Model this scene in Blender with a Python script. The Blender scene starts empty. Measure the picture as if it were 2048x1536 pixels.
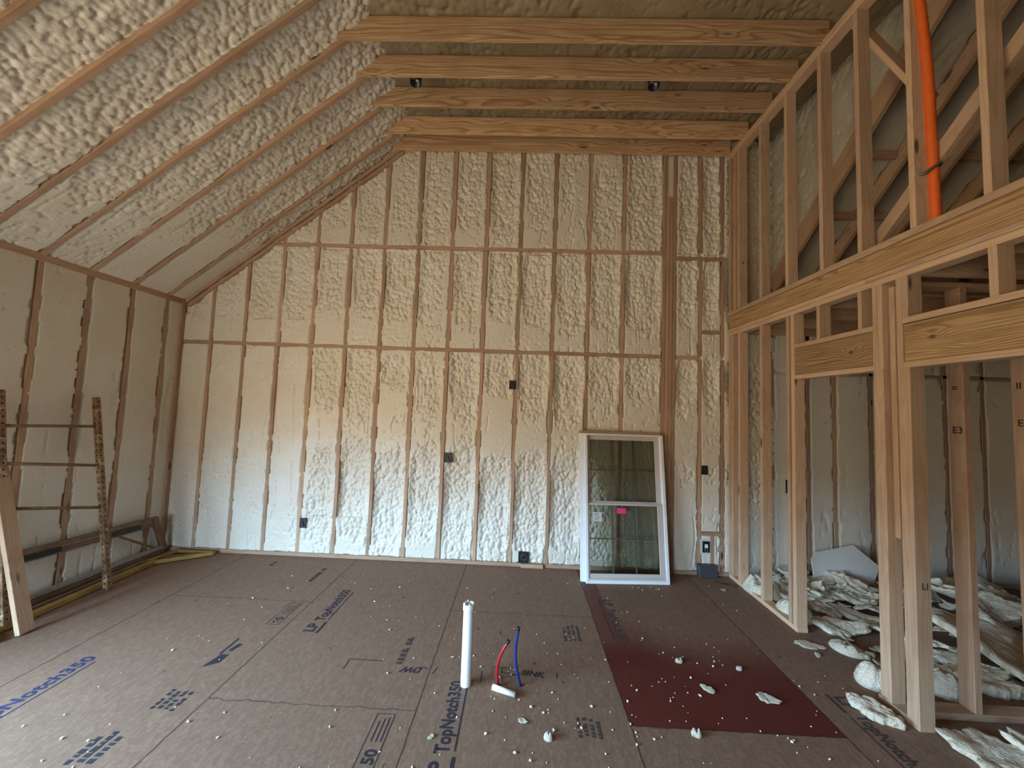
import bpy, bmesh, math, random
import numpy as np
from mathutils import Vector, Matrix

# ------------------------------------------------------------------ camera, world, exposure
sc = bpy.context.scene
COL = sc.collection
CAMR = Vector((0.99907499, 0.02333147, 0.03612211))
CAMU = Vector((-0.03459016, -0.06302524, 0.99741232))
CAMF = Vector((-0.0255477, 0.99773918, 0.0621599))
cam_data = bpy.data.cameras.new('camera')
cam_data.sensor_width = 36.0
cam_data.lens = 753.19 / 2048 * 36
cam_data.clip_start = 0.02
cam = bpy.data.objects.new('camera', cam_data)
COL.objects.link(cam)
m = Matrix((CAMR, CAMU, -CAMF)).transposed().to_4x4()
m.translation = Vector((0, 0, 1.7823))
cam.matrix_world = m
sc.camera = cam

sc.view_settings.view_transform = 'Standard'
sc.view_settings.look = 'None'
sc.view_settings.gamma = 1.0
sc.view_settings.use_curve_mapping = False
sc.view_settings.exposure = 1.28
SKY = (0.43, 0.71, 1.03); SKY_STRENGTH = 24.0
GROUND = (0.80, 0.62, 0.38); GROUND_STRENGTH = 4.1

world = bpy.data.worlds.new('daylight'); sc.world = world
world.use_nodes = True
wn = world.node_tree; wn.nodes.clear()
tc = wn.nodes.new('ShaderNodeTexCoord'); sep = wn.nodes.new('ShaderNodeSeparateXYZ')
wn.links.new(tc.outputs['Generated'], sep.inputs[0])
mr = wn.nodes.new('ShaderNodeMapRange'); mr.interpolation_type = 'SMOOTHSTEP'
mr.inputs['From Min'].default_value = 0.06; mr.inputs['From Max'].default_value = 0.17
wn.links.new(sep.outputs['Z'], mr.inputs['Value'])
b1 = wn.nodes.new('ShaderNodeBackground'); b1.inputs[0].default_value = (*GROUND, 1); b1.inputs[1].default_value = GROUND_STRENGTH
b2 = wn.nodes.new('ShaderNodeBackground'); b2.inputs[0].default_value = (*SKY, 1); b2.inputs[1].default_value = SKY_STRENGTH
mx = wn.nodes.new('ShaderNodeMixShader'); wo = wn.nodes.new('ShaderNodeOutputWorld')
wn.links.new(mr.outputs[0], mx.inputs[0]); wn.links.new(b1.outputs[0], mx.inputs[1]); wn.links.new(b2.outputs[0], mx.inputs[2])
wn.links.new(mx.outputs[0], wo.inputs[0])

# main dimensions (metres)
D = 4.365       # back wall plane (Y)
XR = 2.3625     # open stud wall plane (X)
XL = -4.075     # left knee wall plane (X)
ZL = 2.92       # top of the left knee wall
KX, KZ = -1.598, 4.86   # where the slope meets the flat ceiling joists
ZC = 4.85       # underside of the ceiling joists
YB = -3.2       # wall behind the camera
XE = 5.6        # far side wall of the side room
DOOR_L = (-1.2, 1.62, 2.15)     # opening in the left wall: y0, y1, head
FILL_OPENING_B = (-3.8, -2.2, 2.1)     # opening added for fill light, wall behind the camera: x0, x1, head

def portal(name, loc, sx, sy, rot):
    l = bpy.data.lights.new(name, 'AREA'); l.shape = 'RECTANGLE'; l.size = sx; l.size_y = sy
    l.cycles.is_portal = True; l.energy = 1.0
    o = bpy.data.objects.new(name, l); COL.objects.link(o); o.location = loc; o.rotation_euler = rot
    return o
portal('daylight_left_opening', (XL - 0.27, (DOOR_L[0] + DOOR_L[1]) / 2, DOOR_L[2] / 2), DOOR_L[2], DOOR_L[1] - DOOR_L[0], (0, -math.pi / 2, 0))
portal('fill_light_rear_opening', ((FILL_OPENING_B[0] + FILL_OPENING_B[1]) / 2, YB - 0.17, FILL_OPENING_B[2] / 2), FILL_OPENING_B[1] - FILL_OPENING_B[0], FILL_OPENING_B[2], (math.pi / 2, 0, 0))

# ------------------------------------------------------------------ materials
def newmat(name):
    mt = bpy.data.materials.new(name); mt.use_nodes = True
    return mt, mt.node_tree, mt.node_tree.nodes['Principled BSDF']
def N(t, typ, **kw):
    n = t.nodes.new(typ)
    for k, v in kw.items():
        if k in n.inputs: n.inputs[k].default_value = v
        else: setattr(n, k, v)
    return n
def ramp(t, fac, stops):
    r = t.nodes.new('ShaderNodeValToRGB'); e = r.color_ramp.elements
    while len(e) < len(stops): e.new(0.5)
    for i, (p, c) in enumerate(stops):
        e[i].position = p; e[i].color = (*c, 1) if len(c) == 3 else c
    t.links.new(fac, r.inputs[0]); return r
def mixc(t, fac, a, b, mode='MIX'):
    n = t.nodes.new('ShaderNodeMix'); n.data_type = 'RGBA'; n.blend_type = mode
    for s, v in ((n.inputs[0], fac), (n.inputs[6], a), (n.inputs[7], b)):
        if hasattr(v, 'links'): t.links.new(v, s)
        elif isinstance(v, (int, float)): s.default_value = v
        else: s.default_value = (*v, 1)
    return n.outputs[2]
def mth(t, op, a, b=None, c=None, clamp=False):
    n = t.nodes.new('ShaderNodeMath'); n.operation = op; n.use_clamp = clamp
    for s, v in zip(n.inputs, (a, b, c)):
        if v is None: continue
        if hasattr(v, 'links'): t.links.new(v, s)
        else: s.default_value = v
    return n.outputs[0]
def bump(t, bs, h, strength, dist):
    b = N(t, 'ShaderNodeBump', Strength=strength, Distance=dist)
    t.links.new(h, b.inputs['Height']); t.links.new(b.outputs[0], bs.inputs['Normal'])

def wood(name, light, mid, dark, rough=0.75, var=0.35, grain=1.0, knot=None):
    mt, t, bs = newmat(name)
    tcn = N(t, 'ShaderNodeTexCoord'); oi = N(t, 'ShaderNodeObjectInfo')
    off = N(t, 'ShaderNodeVectorMath', operation='MULTIPLY_ADD')
    comb = N(t, 'ShaderNodeCombineXYZ')
    r100 = mth(t, 'MULTIPLY', oi.outputs['Random'], 37.0)
    t.links.new(r100, comb.inputs[0]); t.links.new(r100, comb.inputs[1])
    t.links.new(tcn.outputs['Object'], off.inputs[0]); off.inputs[1].default_value = (1, 1, 1); t.links.new(comb.outputs[0], off.inputs[2])
    mp = N(t, 'ShaderNodeMapping'); mp.inputs['Scale'].default_value = (0.55, 7.0 * grain, 7.0 * grain)
    t.links.new(off.outputs[0], mp.inputs[0])
    # growth lines: run along the board, bow gently and swirl round the knots
    mp3 = N(t, 'ShaderNodeMapping'); mp3.inputs['Scale'].default_value = (1.7, 6.5, 6.5); t.links.new(off.outputs[0], mp3.inputs[0])
    v = N(t, 'ShaderNodeTexVoronoi', Scale=1.0); t.links.new(mp3.outputs[0], v.inputs['Vector'])
    vd = v.outputs['Distance']
    if knot:
        so = N(t, 'ShaderNodeSeparateXYZ'); t.links.new(tcn.outputs['Object'], so.inputs[0])
        kx = mth(t, 'MULTIPLY', mth(t, 'SUBTRACT', so.outputs['X'], knot[0]), 4.2); ky = mth(t, 'MULTIPLY', mth(t, 'SUBTRACT', so.outputs['Y'], knot[1]), 6.5)
        vd = mth(t, 'MINIMUM', mth(t, 'ADD', vd, 0.1), mth(t, 'SQRT', mth(t, 'ADD', mth(t, 'MULTIPLY', kx, kx), mth(t, 'MULTIPLY', ky, ky))))
    swirl = mth(t, 'POWER', mth(t, 'SUBTRACT', 1.0, mth(t, 'MULTIPLY', vd, 1.6), clamp=True), 2.0)
    n1 = N(t, 'ShaderNodeTexNoise', Scale=0.55, Detail=2.0, Roughness=0.45); t.links.new(mp.outputs[0], n1.inputs['Vector'])
    sp = N(t, 'ShaderNodeSeparateXYZ'); t.links.new(off.outputs[0], sp.inputs[0])
    yz = mth(t, 'ADD', sp.outputs['Y'], sp.outputs['Z'])
    ph = mth(t, 'ADD', mth(t, 'MULTIPLY', yz, 26.0 * grain), mth(t, 'ADD', mth(t, 'MULTIPLY', n1.outputs['Fac'], 13.0), mth(t, 'MULTIPLY', swirl, 3.2)))
    w = mth(t, 'FRACT', ph)
    w2 = ramp(t, w, [(0.0, (0, 0, 0)), (0.5, (0.08, 0.08, 0.08)), (0.85, (1, 1, 1)), (1.0, (0, 0, 0))]).outputs[0]
    mp2 = N(t, 'ShaderNodeMapping'); mp2.inputs['Scale'].default_value = (3.0, 150.0, 150.0)
    t.links.new(off.outputs[0], mp2.inputs[0])
    n2 = N(t, 'ShaderNodeTexNoise', Scale=1.0, Detail=3.0, Roughness=0.7); t.links.new(mp2.outputs[0], n2.inputs['Vector'])
    n3 = N(t, 'ShaderNodeTexNoise', Scale=2.2, Detail=4.0, Roughness=0.6); t.links.new(off.outputs[0], n3.inputs['Vector'])
    c = mixc(t, w2, light, mid)
    c = mixc(t, ramp(t, n2.outputs['Fac'], [(0.35, (0, 0, 0)), (0.75, (1, 1, 1))]).outputs[0], c, mid)
    c = mixc(t, mth(t, 'MULTIPLY', ramp(t, n3.outputs['Fac'], [(0.48, (0, 0, 0)), (0.72, (1, 1, 1))]).outputs[0], 0.55), c, dark)
    kn = ramp(t, vd, [(0.055, (1, 1, 1)), (0.11, (0, 0, 0))])
    c = mixc(t, kn.outputs[0], c, tuple(x * 0.28 for x in dark))
    # per-board tone
    tone = mth(t, 'MULTIPLY_ADD', oi.outputs['Random'], var, 1.0 - var / 2)
    hs = N(t, 'ShaderNodeHueSaturation'); t.links.new(tone, hs.inputs['Value']); t.links.new(c, hs.inputs['Color'])
    t.links.new(hs.outputs[0], bs.inputs['Base Color'])
    bs.inputs['Roughness'].default_value = rough
    bump(t, bs, n2.outputs['Fac'], 0.25, 0.002)
    return mt
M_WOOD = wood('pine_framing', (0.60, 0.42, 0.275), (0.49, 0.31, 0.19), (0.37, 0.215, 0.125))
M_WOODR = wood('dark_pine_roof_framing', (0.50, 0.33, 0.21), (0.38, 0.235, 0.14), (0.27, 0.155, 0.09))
M_JOIST = wood('pine_joist', (0.78, 0.55, 0.32), (0.36, 0.19, 0.085), (0.42, 0.24, 0.12), grain=1.2)
M_HEAD = wood('grained_header_pine', (0.52, 0.33, 0.17), (0.19, 0.10, 0.035), (0.42, 0.25, 0.125), grain=2.2)
M_HEADA = wood('knotty_header_pine', (0.52, 0.335, 0.17), (0.19, 0.10, 0.035), (0.42, 0.25, 0.125), grain=2.2, knot=(-0.17, 0.0))
M_HEADB = wood('wide_header_pine', (0.53, 0.34, 0.175), (0.20, 0.11, 0.04), (0.46, 0.28, 0.14), grain=2.2, knot=(0.43, 0.01))
M_STUD = wood('wall_stud_pine', (0.50, 0.335, 0.22), (0.41, 0.25, 0.155), (0.26, 0.145, 0.08))

def foam(name, c1, c2, bumpy=0.5, bs_=85.0, bd=0.004):
    mt, t, bs = newmat(name)
    g = N(t, 'ShaderNodeTexCoord')
    n = N(t, 'ShaderNodeTexNoise', Scale=3.0, Detail=4.0, Roughness=0.6); t.links.new(g.outputs['Object'], n.inputs['Vector'])
    n2 = N(t, 'ShaderNodeTexNoise', Scale=bs_, Detail=4.0, Roughness=0.65); t.links.new(g.outputs['Object'], n2.inputs['Vector'])
    sp = N(t, 'ShaderNodeTexNoise', Scale=28.0, Detail=2.0); t.links.new(g.outputs['Object'], sp.inputs['Vector'])
    c = mixc(t, ramp(t, n.outputs['Fac'], [(0.35, (0, 0, 0)), (0.65, (1, 1, 1))]).outputs[0], c1, c2)
    pit = ramp(t, sp.outputs['Fac'], [(0.70, (0, 0, 0)), (0.76, (1, 1, 1))])
    c = mixc(t, pit.outputs[0], c, tuple(x * 0.55 for x in c2))
    c = mixc(t, mth(t, 'MULTIPLY', ramp(t, n2.outputs['Fac'], [(0.42, (1, 1, 1)), (0.6, (0, 0, 0))]).outputs[0], 0.30), c, tuple(x * 0.72 for x in c2))
    t.links.new(c, bs.inputs['Base Color'])
    bs.inputs['Roughness'].default_value = 0.38
    bs.inputs['Specular IOR Level'].default_value = 0.45
    bump(t, bs, n2.outputs['Fac'], bumpy, bd)
    return mt
M_FOAM = foam('spray_foam', (0.79, 0.74, 0.645), (0.745, 0.675, 0.545))
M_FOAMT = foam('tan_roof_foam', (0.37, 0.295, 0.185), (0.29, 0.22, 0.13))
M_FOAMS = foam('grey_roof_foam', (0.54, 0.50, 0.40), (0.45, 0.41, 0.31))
M_FOAMC = foam('spray_foam_debris', (0.86, 0.77, 0.61), (0.78, 0.67, 0.50), 0.7, 14.0, 0.035)
M_CRUMB = foam('white_foam_crumbs', (0.90, 0.87, 0.78), (0.86, 0.82, 0.70), 0.2)
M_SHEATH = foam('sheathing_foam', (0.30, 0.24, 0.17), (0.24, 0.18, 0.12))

def plain(name, col, rough=0.5, metal=0.0, nscale=20, namp=0.15, bmp=0.0):
    mt, t, bs = newmat(name)
    g = N(t, 'ShaderNodeTexCoord'); n = N(t, 'ShaderNodeTexNoise', Scale=nscale, Detail=4.0); t.links.new(g.outputs['Object'], n.inputs['Vector'])
    c = mixc(t, n.outputs['Fac'], tuple(x * (1 - namp) for x in col), tuple(min(1, x * (1 + namp)) for x in col))
    t.links.new(c, bs.inputs['Base Color']); bs.inputs['Roughness'].default_value = rough; bs.inputs['Metallic'].default_value = metal
    if bmp: bump(t, bs, n.outputs['Fac'], bmp, 0.003)
    return mt
M_WHITE = plain('white_vinyl', (0.80, 0.80, 0.80), 0.4, nscale=9, namp=0.06)
M_TAUPE = plain('beige_vinyl', (0.56, 0.49, 0.44), 0.45, nscale=9, namp=0.06)
M_PVC = plain('white_pvc', (0.80, 0.81, 0.82), 0.35, namp=0.04)
M_PVCD = plain('dusty_pvc', (0.72, 0.70, 0.64), 0.7, namp=0.12)
M_RED = plain('red_tubing', (0.36, 0.008, 0.014), 0.35)
M_BLUE = plain('blue_tubing', (0.012, 0.03, 0.17), 0.35)
M_BLACK = plain('black_plastic', (0.012, 0.012, 0.014), 0.45)
M_BLKB = plain('blue_black_plastic', (0.012, 0.015, 0.03), 0.3)
M_GREY = plain('grey_plastic', (0.05, 0.055, 0.065), 0.5)
M_STEEL = plain('galvanised_strap', (0.16, 0.155, 0.13), 0.5, 0.6)
M_ORANGE = plain('orange_conduit', (0.78, 0.135, 0.02), 0.45)
M_YELLOW = plain('worn_yellow_paint', (0.33, 0.19, 0.045), 0.55, nscale=14, namp=0.45)
M_RAIL = plain('dirty_steel_rail', (0.22, 0.13, 0.075), 0.6, 0.2, nscale=18, namp=0.5)
M_RAILL = plain('foam_spattered_rail', (0.34, 0.29, 0.23), 0.7, nscale=40, namp=0.6)
M_PINK = plain('pink_paper', (0.85, 0.05, 0.22), 0.7, namp=0.02)
M_STICK = plain('white_label', (0.62, 0.62, 0.58), 0.6, namp=0.05)
M_INK = plain('stamp_ink', (0.018, 0.016, 0.026), 0.8, nscale=60, namp=0.4)
M_INKF = plain('faded_stamp_ink', (0.05, 0.038, 0.032), 0.85, nscale=60, namp=0.5)
M_INKB = plain('blue_stamp_ink', (0.02, 0.028, 0.085), 0.7, nscale=60, namp=0.4)
M_CARD = plain('white_panel_board', (0.74, 0.72, 0.66), 0.7, nscale=6, namp=0.05)

def perf():
    mt, t, bs = newmat('perforated_brown_steel')
    g = N(t, 'ShaderNodeTexCoord'); s = N(t, 'ShaderNodeSeparateXYZ'); t.links.new(g.outputs['Object'], s.inputs[0])
    fx = mth(t, 'SUBTRACT', mth(t, 'FRACT', mth(t, 'MULTIPLY', s.outputs['X'], 1 / 0.05)), 0.5)
    fx = mth(t, 'MULTIPLY', fx, 0.05)
    cy = mth(t, 'MINIMUM', mth(t, 'ABSOLUTE', s.outputs['Y']), mth(t, 'ABSOLUTE', s.outputs['Z']))
    d = mth(t, 'SQRT', mth(t, 'ADD', mth(t, 'MULTIPLY', fx, fx), mth(t, 'MULTIPLY', cy, cy)))
    hole = mth(t, 'LESS_THAN', d, 0.0075)
    n = N(t, 'ShaderNodeTexNoise', Scale=22.0, Detail=5.0); t.links.new(g.outputs['Object'], n.inputs['Vector'])
    r = ramp(t, n.outputs['Fac'], [(0.35, (0.13, 0.065, 0.03)), (0.6, (0.30, 0.17, 0.08)), (0.72, (0.50, 0.40, 0.27))])
    c = mixc(t, hole, r.outputs[0], (0.008, 0.006, 0.005))
    t.links.new(c, bs.inputs['Base Color']); bs.inputs['Roughness'].default_value = 0.6
    return mt
M_PERF = perf()

def glass():
    mt = bpy.data.materials.new('window_glass'); mt.use_nodes = True; t = mt.node_tree; t.nodes.clear()
    tr = N(t, 'ShaderNodeBsdfTransparent'); tr.inputs[0].default_value = (0.80, 0.83, 0.79, 1)
    gl = N(t, 'ShaderNodeBsdfGlossy'); gl.inputs['Roughness'].default_value = 0.02
    fr = N(t, 'ShaderNodeFresnel', IOR=1.5); mxn = N(t, 'ShaderNodeMixShader'); o = N(t, 'ShaderNodeOutputMaterial')
    t.links.new(fr.outputs[0], mxn.inputs[0]); t.links.new(tr.outputs[0], mxn.inputs[1]); t.links.new(gl.outputs[0], mxn.inputs[2])
    t.links.new(mxn.outputs[0], o.inputs[0]); return mt
M_GLASS = glass()

SEAMX = (-3.06, -1.79, -0.548, 0.687, 1.895)
def floor_mat():
    mt, t, bs = newmat('osb_subfloor')
    g = N(t, 'ShaderNodeTexCoord'); s = N(t, 'ShaderNodeSeparateXYZ'); t.links.new(g.outputs['Object'], s.inputs[0])
    X, Y = s.outputs['X'], s.outputs['Y']
    mp = N(t, 'ShaderNodeMapping'); mp.inputs['Scale'].default_value = (85, 30, 1); mp.inputs['Rotation'].default_value = (0, 0, 0.25); t.links.new(g.outputs['Object'], mp.inputs[0])
    v = N(t, 'ShaderNodeTexVoronoi', Scale=1.0); t.links.new(mp.outputs[0], v.inputs['Vector'])
    mpb = N(t, 'ShaderNodeMapping'); mpb.inputs['Scale'].default_value = (34, 70, 1); mpb.inputs['Rotation'].default_value = (0, 0, -0.5); t.links.new(g.outputs['Object'], mpb.inputs[0])
    n1 = N(t, 'ShaderNodeTexNoise', Scale=1.0, Detail=4.0, Roughness=0.7); t.links.new(mpb.outputs[0], n1.inputs['Vector'])
    big = N(t, 'ShaderNodeTexNoise', Scale=0.9, Detail=3.0); t.links.new(g.outputs['Object'], big.inputs['Vector'])
    sx = N(t, 'ShaderNodeSeparateColor'); t.links.new(v.outputs['Color'], sx.inputs[0])
    fl = ramp(t, sx.outputs[0], [(0.0, (0.19, 0.112, 0.072)), (0.5, (0.235, 0.142, 0.092)), (1.0, (0.30, 0.188, 0.125))])
    c = mixc(t, ramp(t, n1.outputs['Fac'], [(0.35, (0, 0, 0)), (0.75, (1, 1, 1))]).outputs[0], fl.outputs[0], (0.185, 0.108, 0.068))
    c = mixc(t, mth(t, 'MULTIPLY', big.outputs['Fac'], 0.45), c, (0.255, 0.168, 0.118))
    # dark scuffs and nail marks
    mp3 = N(t, 'ShaderNodeMapping'); mp3.inputs['Scale'].default_value = (7, 4, 1); t.links.new(g.outputs['Object'], mp3.inputs[0])
    v3 = N(t, 'ShaderNodeTexVoronoi', Scale=1.0); t.links.new(mp3.outputs[0], v3.inputs['Vector'])
    nz = N(t, 'ShaderNodeTexNoise', Scale=12.0, Detail=2.0); t.links.new(g.outputs['Object'], nz.inputs['Vector'])
    sc1 = mth(t, 'MULTIPLY', mth(t, 'LESS_THAN', v3.outputs['Distance'], 0.075), mth(t, 'GREATER_THAN', nz.outputs['Fac'], 0.5))
    c = mixc(t, mth(t, 'MULTIPLY', sc1, 0.75), c, (0.06, 0.04, 0.03))
    # red stained panel
    def inside(a, lo, hi): return mth(t, 'MULTIPLY', mth(t, 'GREATER_THAN', a, lo), mth(t, 'LESS_THAN', a, hi))
    red = mth(t, 'MULTIPLY', inside(X, 0.687, 1.895), inside(Y, 2.275, 4.5))
    dist = mth(t, 'ADD', mth(t, 'MULTIPLY', X, -0.9), Y)
    far = N(t, 'ShaderNodeMapRange', interpolation_type='SMOOTHSTEP'); far.inputs['From Min'].default_value = 2.05; far.inputs['From Max'].default_value = 2.65
    t.links.new(mth(t, 'ADD', mth(t, 'MULTIPLY_ADD', big.outputs['Fac'], 0.9, -0.45), mth(t, 'ADD', mth(t, 'MULTIPLY', X, 0.12), mth(t, 'SUBTRACT', Y, 0.85))), far.inputs['Value'])
    edge = mth(t, 'LESS_THAN', mth(t, 'ADD', X, mth(t, 'MULTIPLY', n1.outputs['Fac'], 0.05)), 0.86)
    keep = mth(t, 'MAXIMUM', mth(t, 'MULTIPLY', edge, 0.7), mth(t, 'SUBTRACT', 1.0, mth(t, 'MULTIPLY', far.outputs[0], 0.88)))
    redc = mixc(t, 0.90, c, (0.105, 0.014, 0.010))
    c = mixc(t, mth(t, 'MULTIPLY', red, keep), c, redc)
    # seams
    wob = N(t, 'ShaderNodeTexNoise', Scale=14.0, Detail=3.0); t.links.new(g.outputs['Object'], wob.inputs['Vector'])
    wv = mth(t, 'MULTIPLY_ADD', wob.outputs['Fac'], 0.012, -0.006)
    seam = None
    for sxv in SEAMX:
        q = mth(t, 'LESS_THAN', mth(t, 'ABSOLUTE', mth(t, 'SUBTRACT', mth(t, 'ADD', X, wv), sxv)), 0.0045)
        seam = q if seam is None else mth(t, 'MAXIMUM', seam, q)
    wob2 = mth(t, 'MULTIPLY_ADD', wob.outputs['Fac'], 0.05, -0.025)
    for (x0, x1, yy) in ((-1.79, -0.548, 2.296), (-3.06, -1.79, 3.41), (-0.548, 0.687, 3.382), (0.687, 1.895, 2.277), (-3.06, -1.79, 1.0), (-4.3, -3.06, 2.2)):
        q = mth(t, 'LESS_THAN', mth(t, 'ABSOLUTE', mth(t, 'SUBTRACT', mth(t, 'ADD', Y, wob2), yy)), 0.0038)
        seam = mth(t, 'MAXIMUM', seam, mth(t, 'MULTIPLY', mth(t, 'MULTIPLY', q, inside(X, x0, x1)), 0.75))
    c = mixc(t, mth(t, 'MULTIPLY', seam, 0.8), c, (0.035, 0.022, 0.015))
    t.links.new(c, bs.inputs['Base Color'])
    bs.inputs['Roughness'].default_value = 0.6; bs.inputs['Specular IOR Level'].default_value = 0.15
    bump(t, bs, n1.outputs['Fac'], 0.3, 0.003)
    return mt
M_FLOOR = floor_mat()

# ------------------------------------------------------------------ helpers
def link(name, me, mat, parent=None):
    o = bpy.data.objects.new(name, me); COL.objects.link(o)
    if mat is not None: me.materials.append(mat)
    if parent is not None: o.parent = parent
    return o
def tag(o, label=None, cat=None, group=None, kind=None):
    if label: o['label'] = label
    if cat: o['category'] = cat
    if group: o['group'] = group
    if kind: o['kind'] = kind
    return o
def empty(name, loc=(0, 0, 0), rot=(0, 0, 0)):
    o = bpy.data.objects.new(name, None); COL.objects.link(o); o.location = loc; o.rotation_euler = rot; o.empty_display_size = 0.1
    return o
def bm_mesh(bm, name):
    me = bpy.data.meshes.new(name); bm.to_mesh(me); bm.free(); return me
def add_box(bm, lo, hi, bev=0.0):
    r = bmesh.ops.create_cube(bm, size=1.0)
    vs = r['verts']
    for v in vs:
        v.co = Vector([lo[i] + (v.co[i] + 0.5) * (hi[i] - lo[i]) for i in range(3)])
    if bev:
        es = list({e for v in vs for e in v.link_edges})
        bmesh.ops.bevel(bm, geom=es, offset=bev, segments=1, affect='EDGES')
def box(name, lo, hi, mat, parent=None, bev=0.0):
    c = [(a + b) / 2 for a, b in zip(lo, hi)]
    bm = bmesh.new(); add_box(bm, [a - q for a, q in zip(lo, c)], [a - q for a, q in zip(hi, c)], bev)
    o = link(name, bm_mesh(bm, name), mat, parent); o.location = c
    return o
def board(name, p0, p1, w, t, side, mat, parent=None, bev=0.002):
    """A piece of lumber from p0 to p1 (centre line): its width w runs along 'side', its thickness t across both."""
    p0 = Vector(p0); p1 = Vector(p1); L = (p1 - p0).length
    ax = (p1 - p0).normalized(); sd = Vector(side); sd = (sd - ax * sd.dot(ax)).normalized(); th = ax.cross(sd)
    bm = bmesh.new(); add_box(bm, (-L / 2, -w / 2, -t / 2), (L / 2, w / 2, t / 2), bev)
    o = link(name, bm_mesh(bm, name), mat, parent)
    mm = Matrix((ax, sd, th)).transposed().to_4x4(); mm.translation = (p0 + p1) / 2
    o.matrix_world = mm
    return o
def lumber(name, lo, hi, mat, parent=None, bev=0.002):
    """Axis-aligned lumber; its grain follows the longest side."""
    d = [b - a for a, b in zip(lo, hi)]; k = d.index(max(d)); c = [(a + b) / 2 for a, b in zip(lo, hi)]
    p0 = list(c); p1 = list(c); p0[k] = lo[k]; p1[k] = hi[k]
    j = (k + 1) % 3; l = (k + 2) % 3
    sd = [0, 0, 0]; sd[j] = 1
    return board(name, p0, p1, d[j], d[l], sd, mat, parent, bev)
def tube(name, pts, r, mat, parent=None, seg=14, closed_ends=True, rings=None, smooth=True):
    """A round tube through points; rings = (amplitude, pitch) corrugates it."""
    P = [Vector(p) for p in pts]
    if len(P) > 2 or rings:
        # catmull-rom resample
        out = []
        n = 10 if not rings else 60
        for i in range(len(P) - 1):
            a = P[max(i - 1, 0)]; b = P[i]; c = P[i + 1]; d = P[min(i + 2, len(P) - 1)]
            for k in range(n):
                u = k / n
                out.append(0.5 * ((2 * b) + (c - a) * u + (2 * a - 5 * b + 4 * c - d) * u * u + (3 * b - a - 3 * c + d) * u ** 3))
        out.append(P[-1]); P = out
    bm = bmesh.new(); prev = None; acc = 0.0; first = last = None
    for i, p in enumerate(P):
        tn = (P[min(i + 1, len(P) - 1)] - P[max(i - 1, 0)]).normalized()
        ref = Vector((0, 1, 0)) if abs(tn.z) > 0.7 else Vector((0, 0, 1))
        u = tn.cross(ref).normalized(); v = tn.cross(u)
        if i: acc += (p - P[i - 1]).length
        rr = r + (rings[0] * math.sin(acc / rings[1] * 2 * math.pi) if rings else 0)
        ring = [bm.verts.new(p + (u * math.cos(a) + v * math.sin(a)) * rr) for a in [2 * math.pi * k / seg for k in range(seg)]]
        if prev:
            for k in range(seg): bm.faces.new((prev[k], prev[(k + 1) % seg], ring[(k + 1) % seg], ring[k]))
        prev = ring
        if first is None: first = ring
    if closed_ends: bm.faces.new(first[::-1]); bm.faces.new(prev)
    for f in bm.faces: f.smooth = smooth and len(f.verts) == 4
    bmesh.ops.recalc_face_normals(bm, faces=bm.faces)
    return link(name, bm_mesh(bm, name), mat, parent)
def lathe(name, prof, loc, mat, parent=None, seg=28):
    bm = bmesh.new(); prev = None
    for (r, z) in prof:
        ring = [bm.verts.new((r * math.cos(2 * math.pi * k / seg), r * math.sin(2 * math.pi * k / seg), z)) for k in range(seg)]
        if prev:
            for k in range(seg): bm.faces.new((prev[k], prev[(k + 1) % seg], ring[(k + 1) % seg], ring[k]))
        prev = ring
    for f in bm.faces: f.smooth = True
    bmesh.ops.recalc_face_normals(bm, faces=bm.faces)
    o = link(name, bm_mesh(bm, name), mat, parent); o.location = loc
    return o

# ------------------------------------------------------------------ foam height fields
RNG = np.random.RandomState(7)
TAB = RNG.rand(64, 64, 3)
def vn(x, y, s=0):
    x = x + s * 7.31; y = y + s * 3.77
    xi = np.floor(x).astype(int); yi = np.floor(y).astype(int); fx = x - xi; fy = y - yi
    fx = fx * fx * (3 - 2 * fx); fy = fy * fy * (3 - 2 * fy)
    g = lambda a, b: TAB[(a + s * 13) % 64, (b + s * 29) % 64, s % 3]
    return (g(xi, yi) * (1 - fx) + g(xi + 1, yi) * fx) * (1 - fy) + (g(xi, yi + 1) * (1 - fx) + g(xi + 1, yi + 1) * fx) * fy
def fbm(x, y, s=0, o=3):
    r = 0; a = 0.5; tot = 0
    for k in range(o):
        r = r + a * vn(x * 2 ** k, y * 2 ** k, s + k); tot += a; a *= 0.5
    return r / tot
def cell(x, y, s=0):
    xi = np.floor(x).astype(int); yi = np.floor(y).astype(int); best = np.full(x.shape, 9.0)
    for dx in (-1, 0, 1):
        for dy in (-1, 0, 1):
            a = (xi + dx + s * 11) % 64; b = (yi + dy + s * 5) % 64
            px = xi + dx + TAB[a, b, 0]; py = yi + dy + TAB[a, b, 1]; rad = 0.75 + 0.5 * TAB[a, b, 2]
            best = np.minimum(best, np.hypot(x - px, y - py) / rad)
    return best
def domes(x, y, s=0):
    xi = np.floor(x).astype(int); yi = np.floor(y).astype(int); best = np.zeros(x.shape)
    for dx in (-1, 0, 1):
        for dy in (-1, 0, 1):
            a = (xi + dx + s * 11) % 64; b = (yi + dy + s * 5) % 64
            px = xi + dx + TAB[a, b, 0]; py = yi + dy + TAB[a, b, 1]; rad = 0.55 + 0.42 * TAB[a, b, 2]
            best = np.maximum(best, rad * np.sqrt(np.clip(1 - ((x - px) ** 2 + (y - py) ** 2) / rad ** 2, 0, 1)))
    return best
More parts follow.
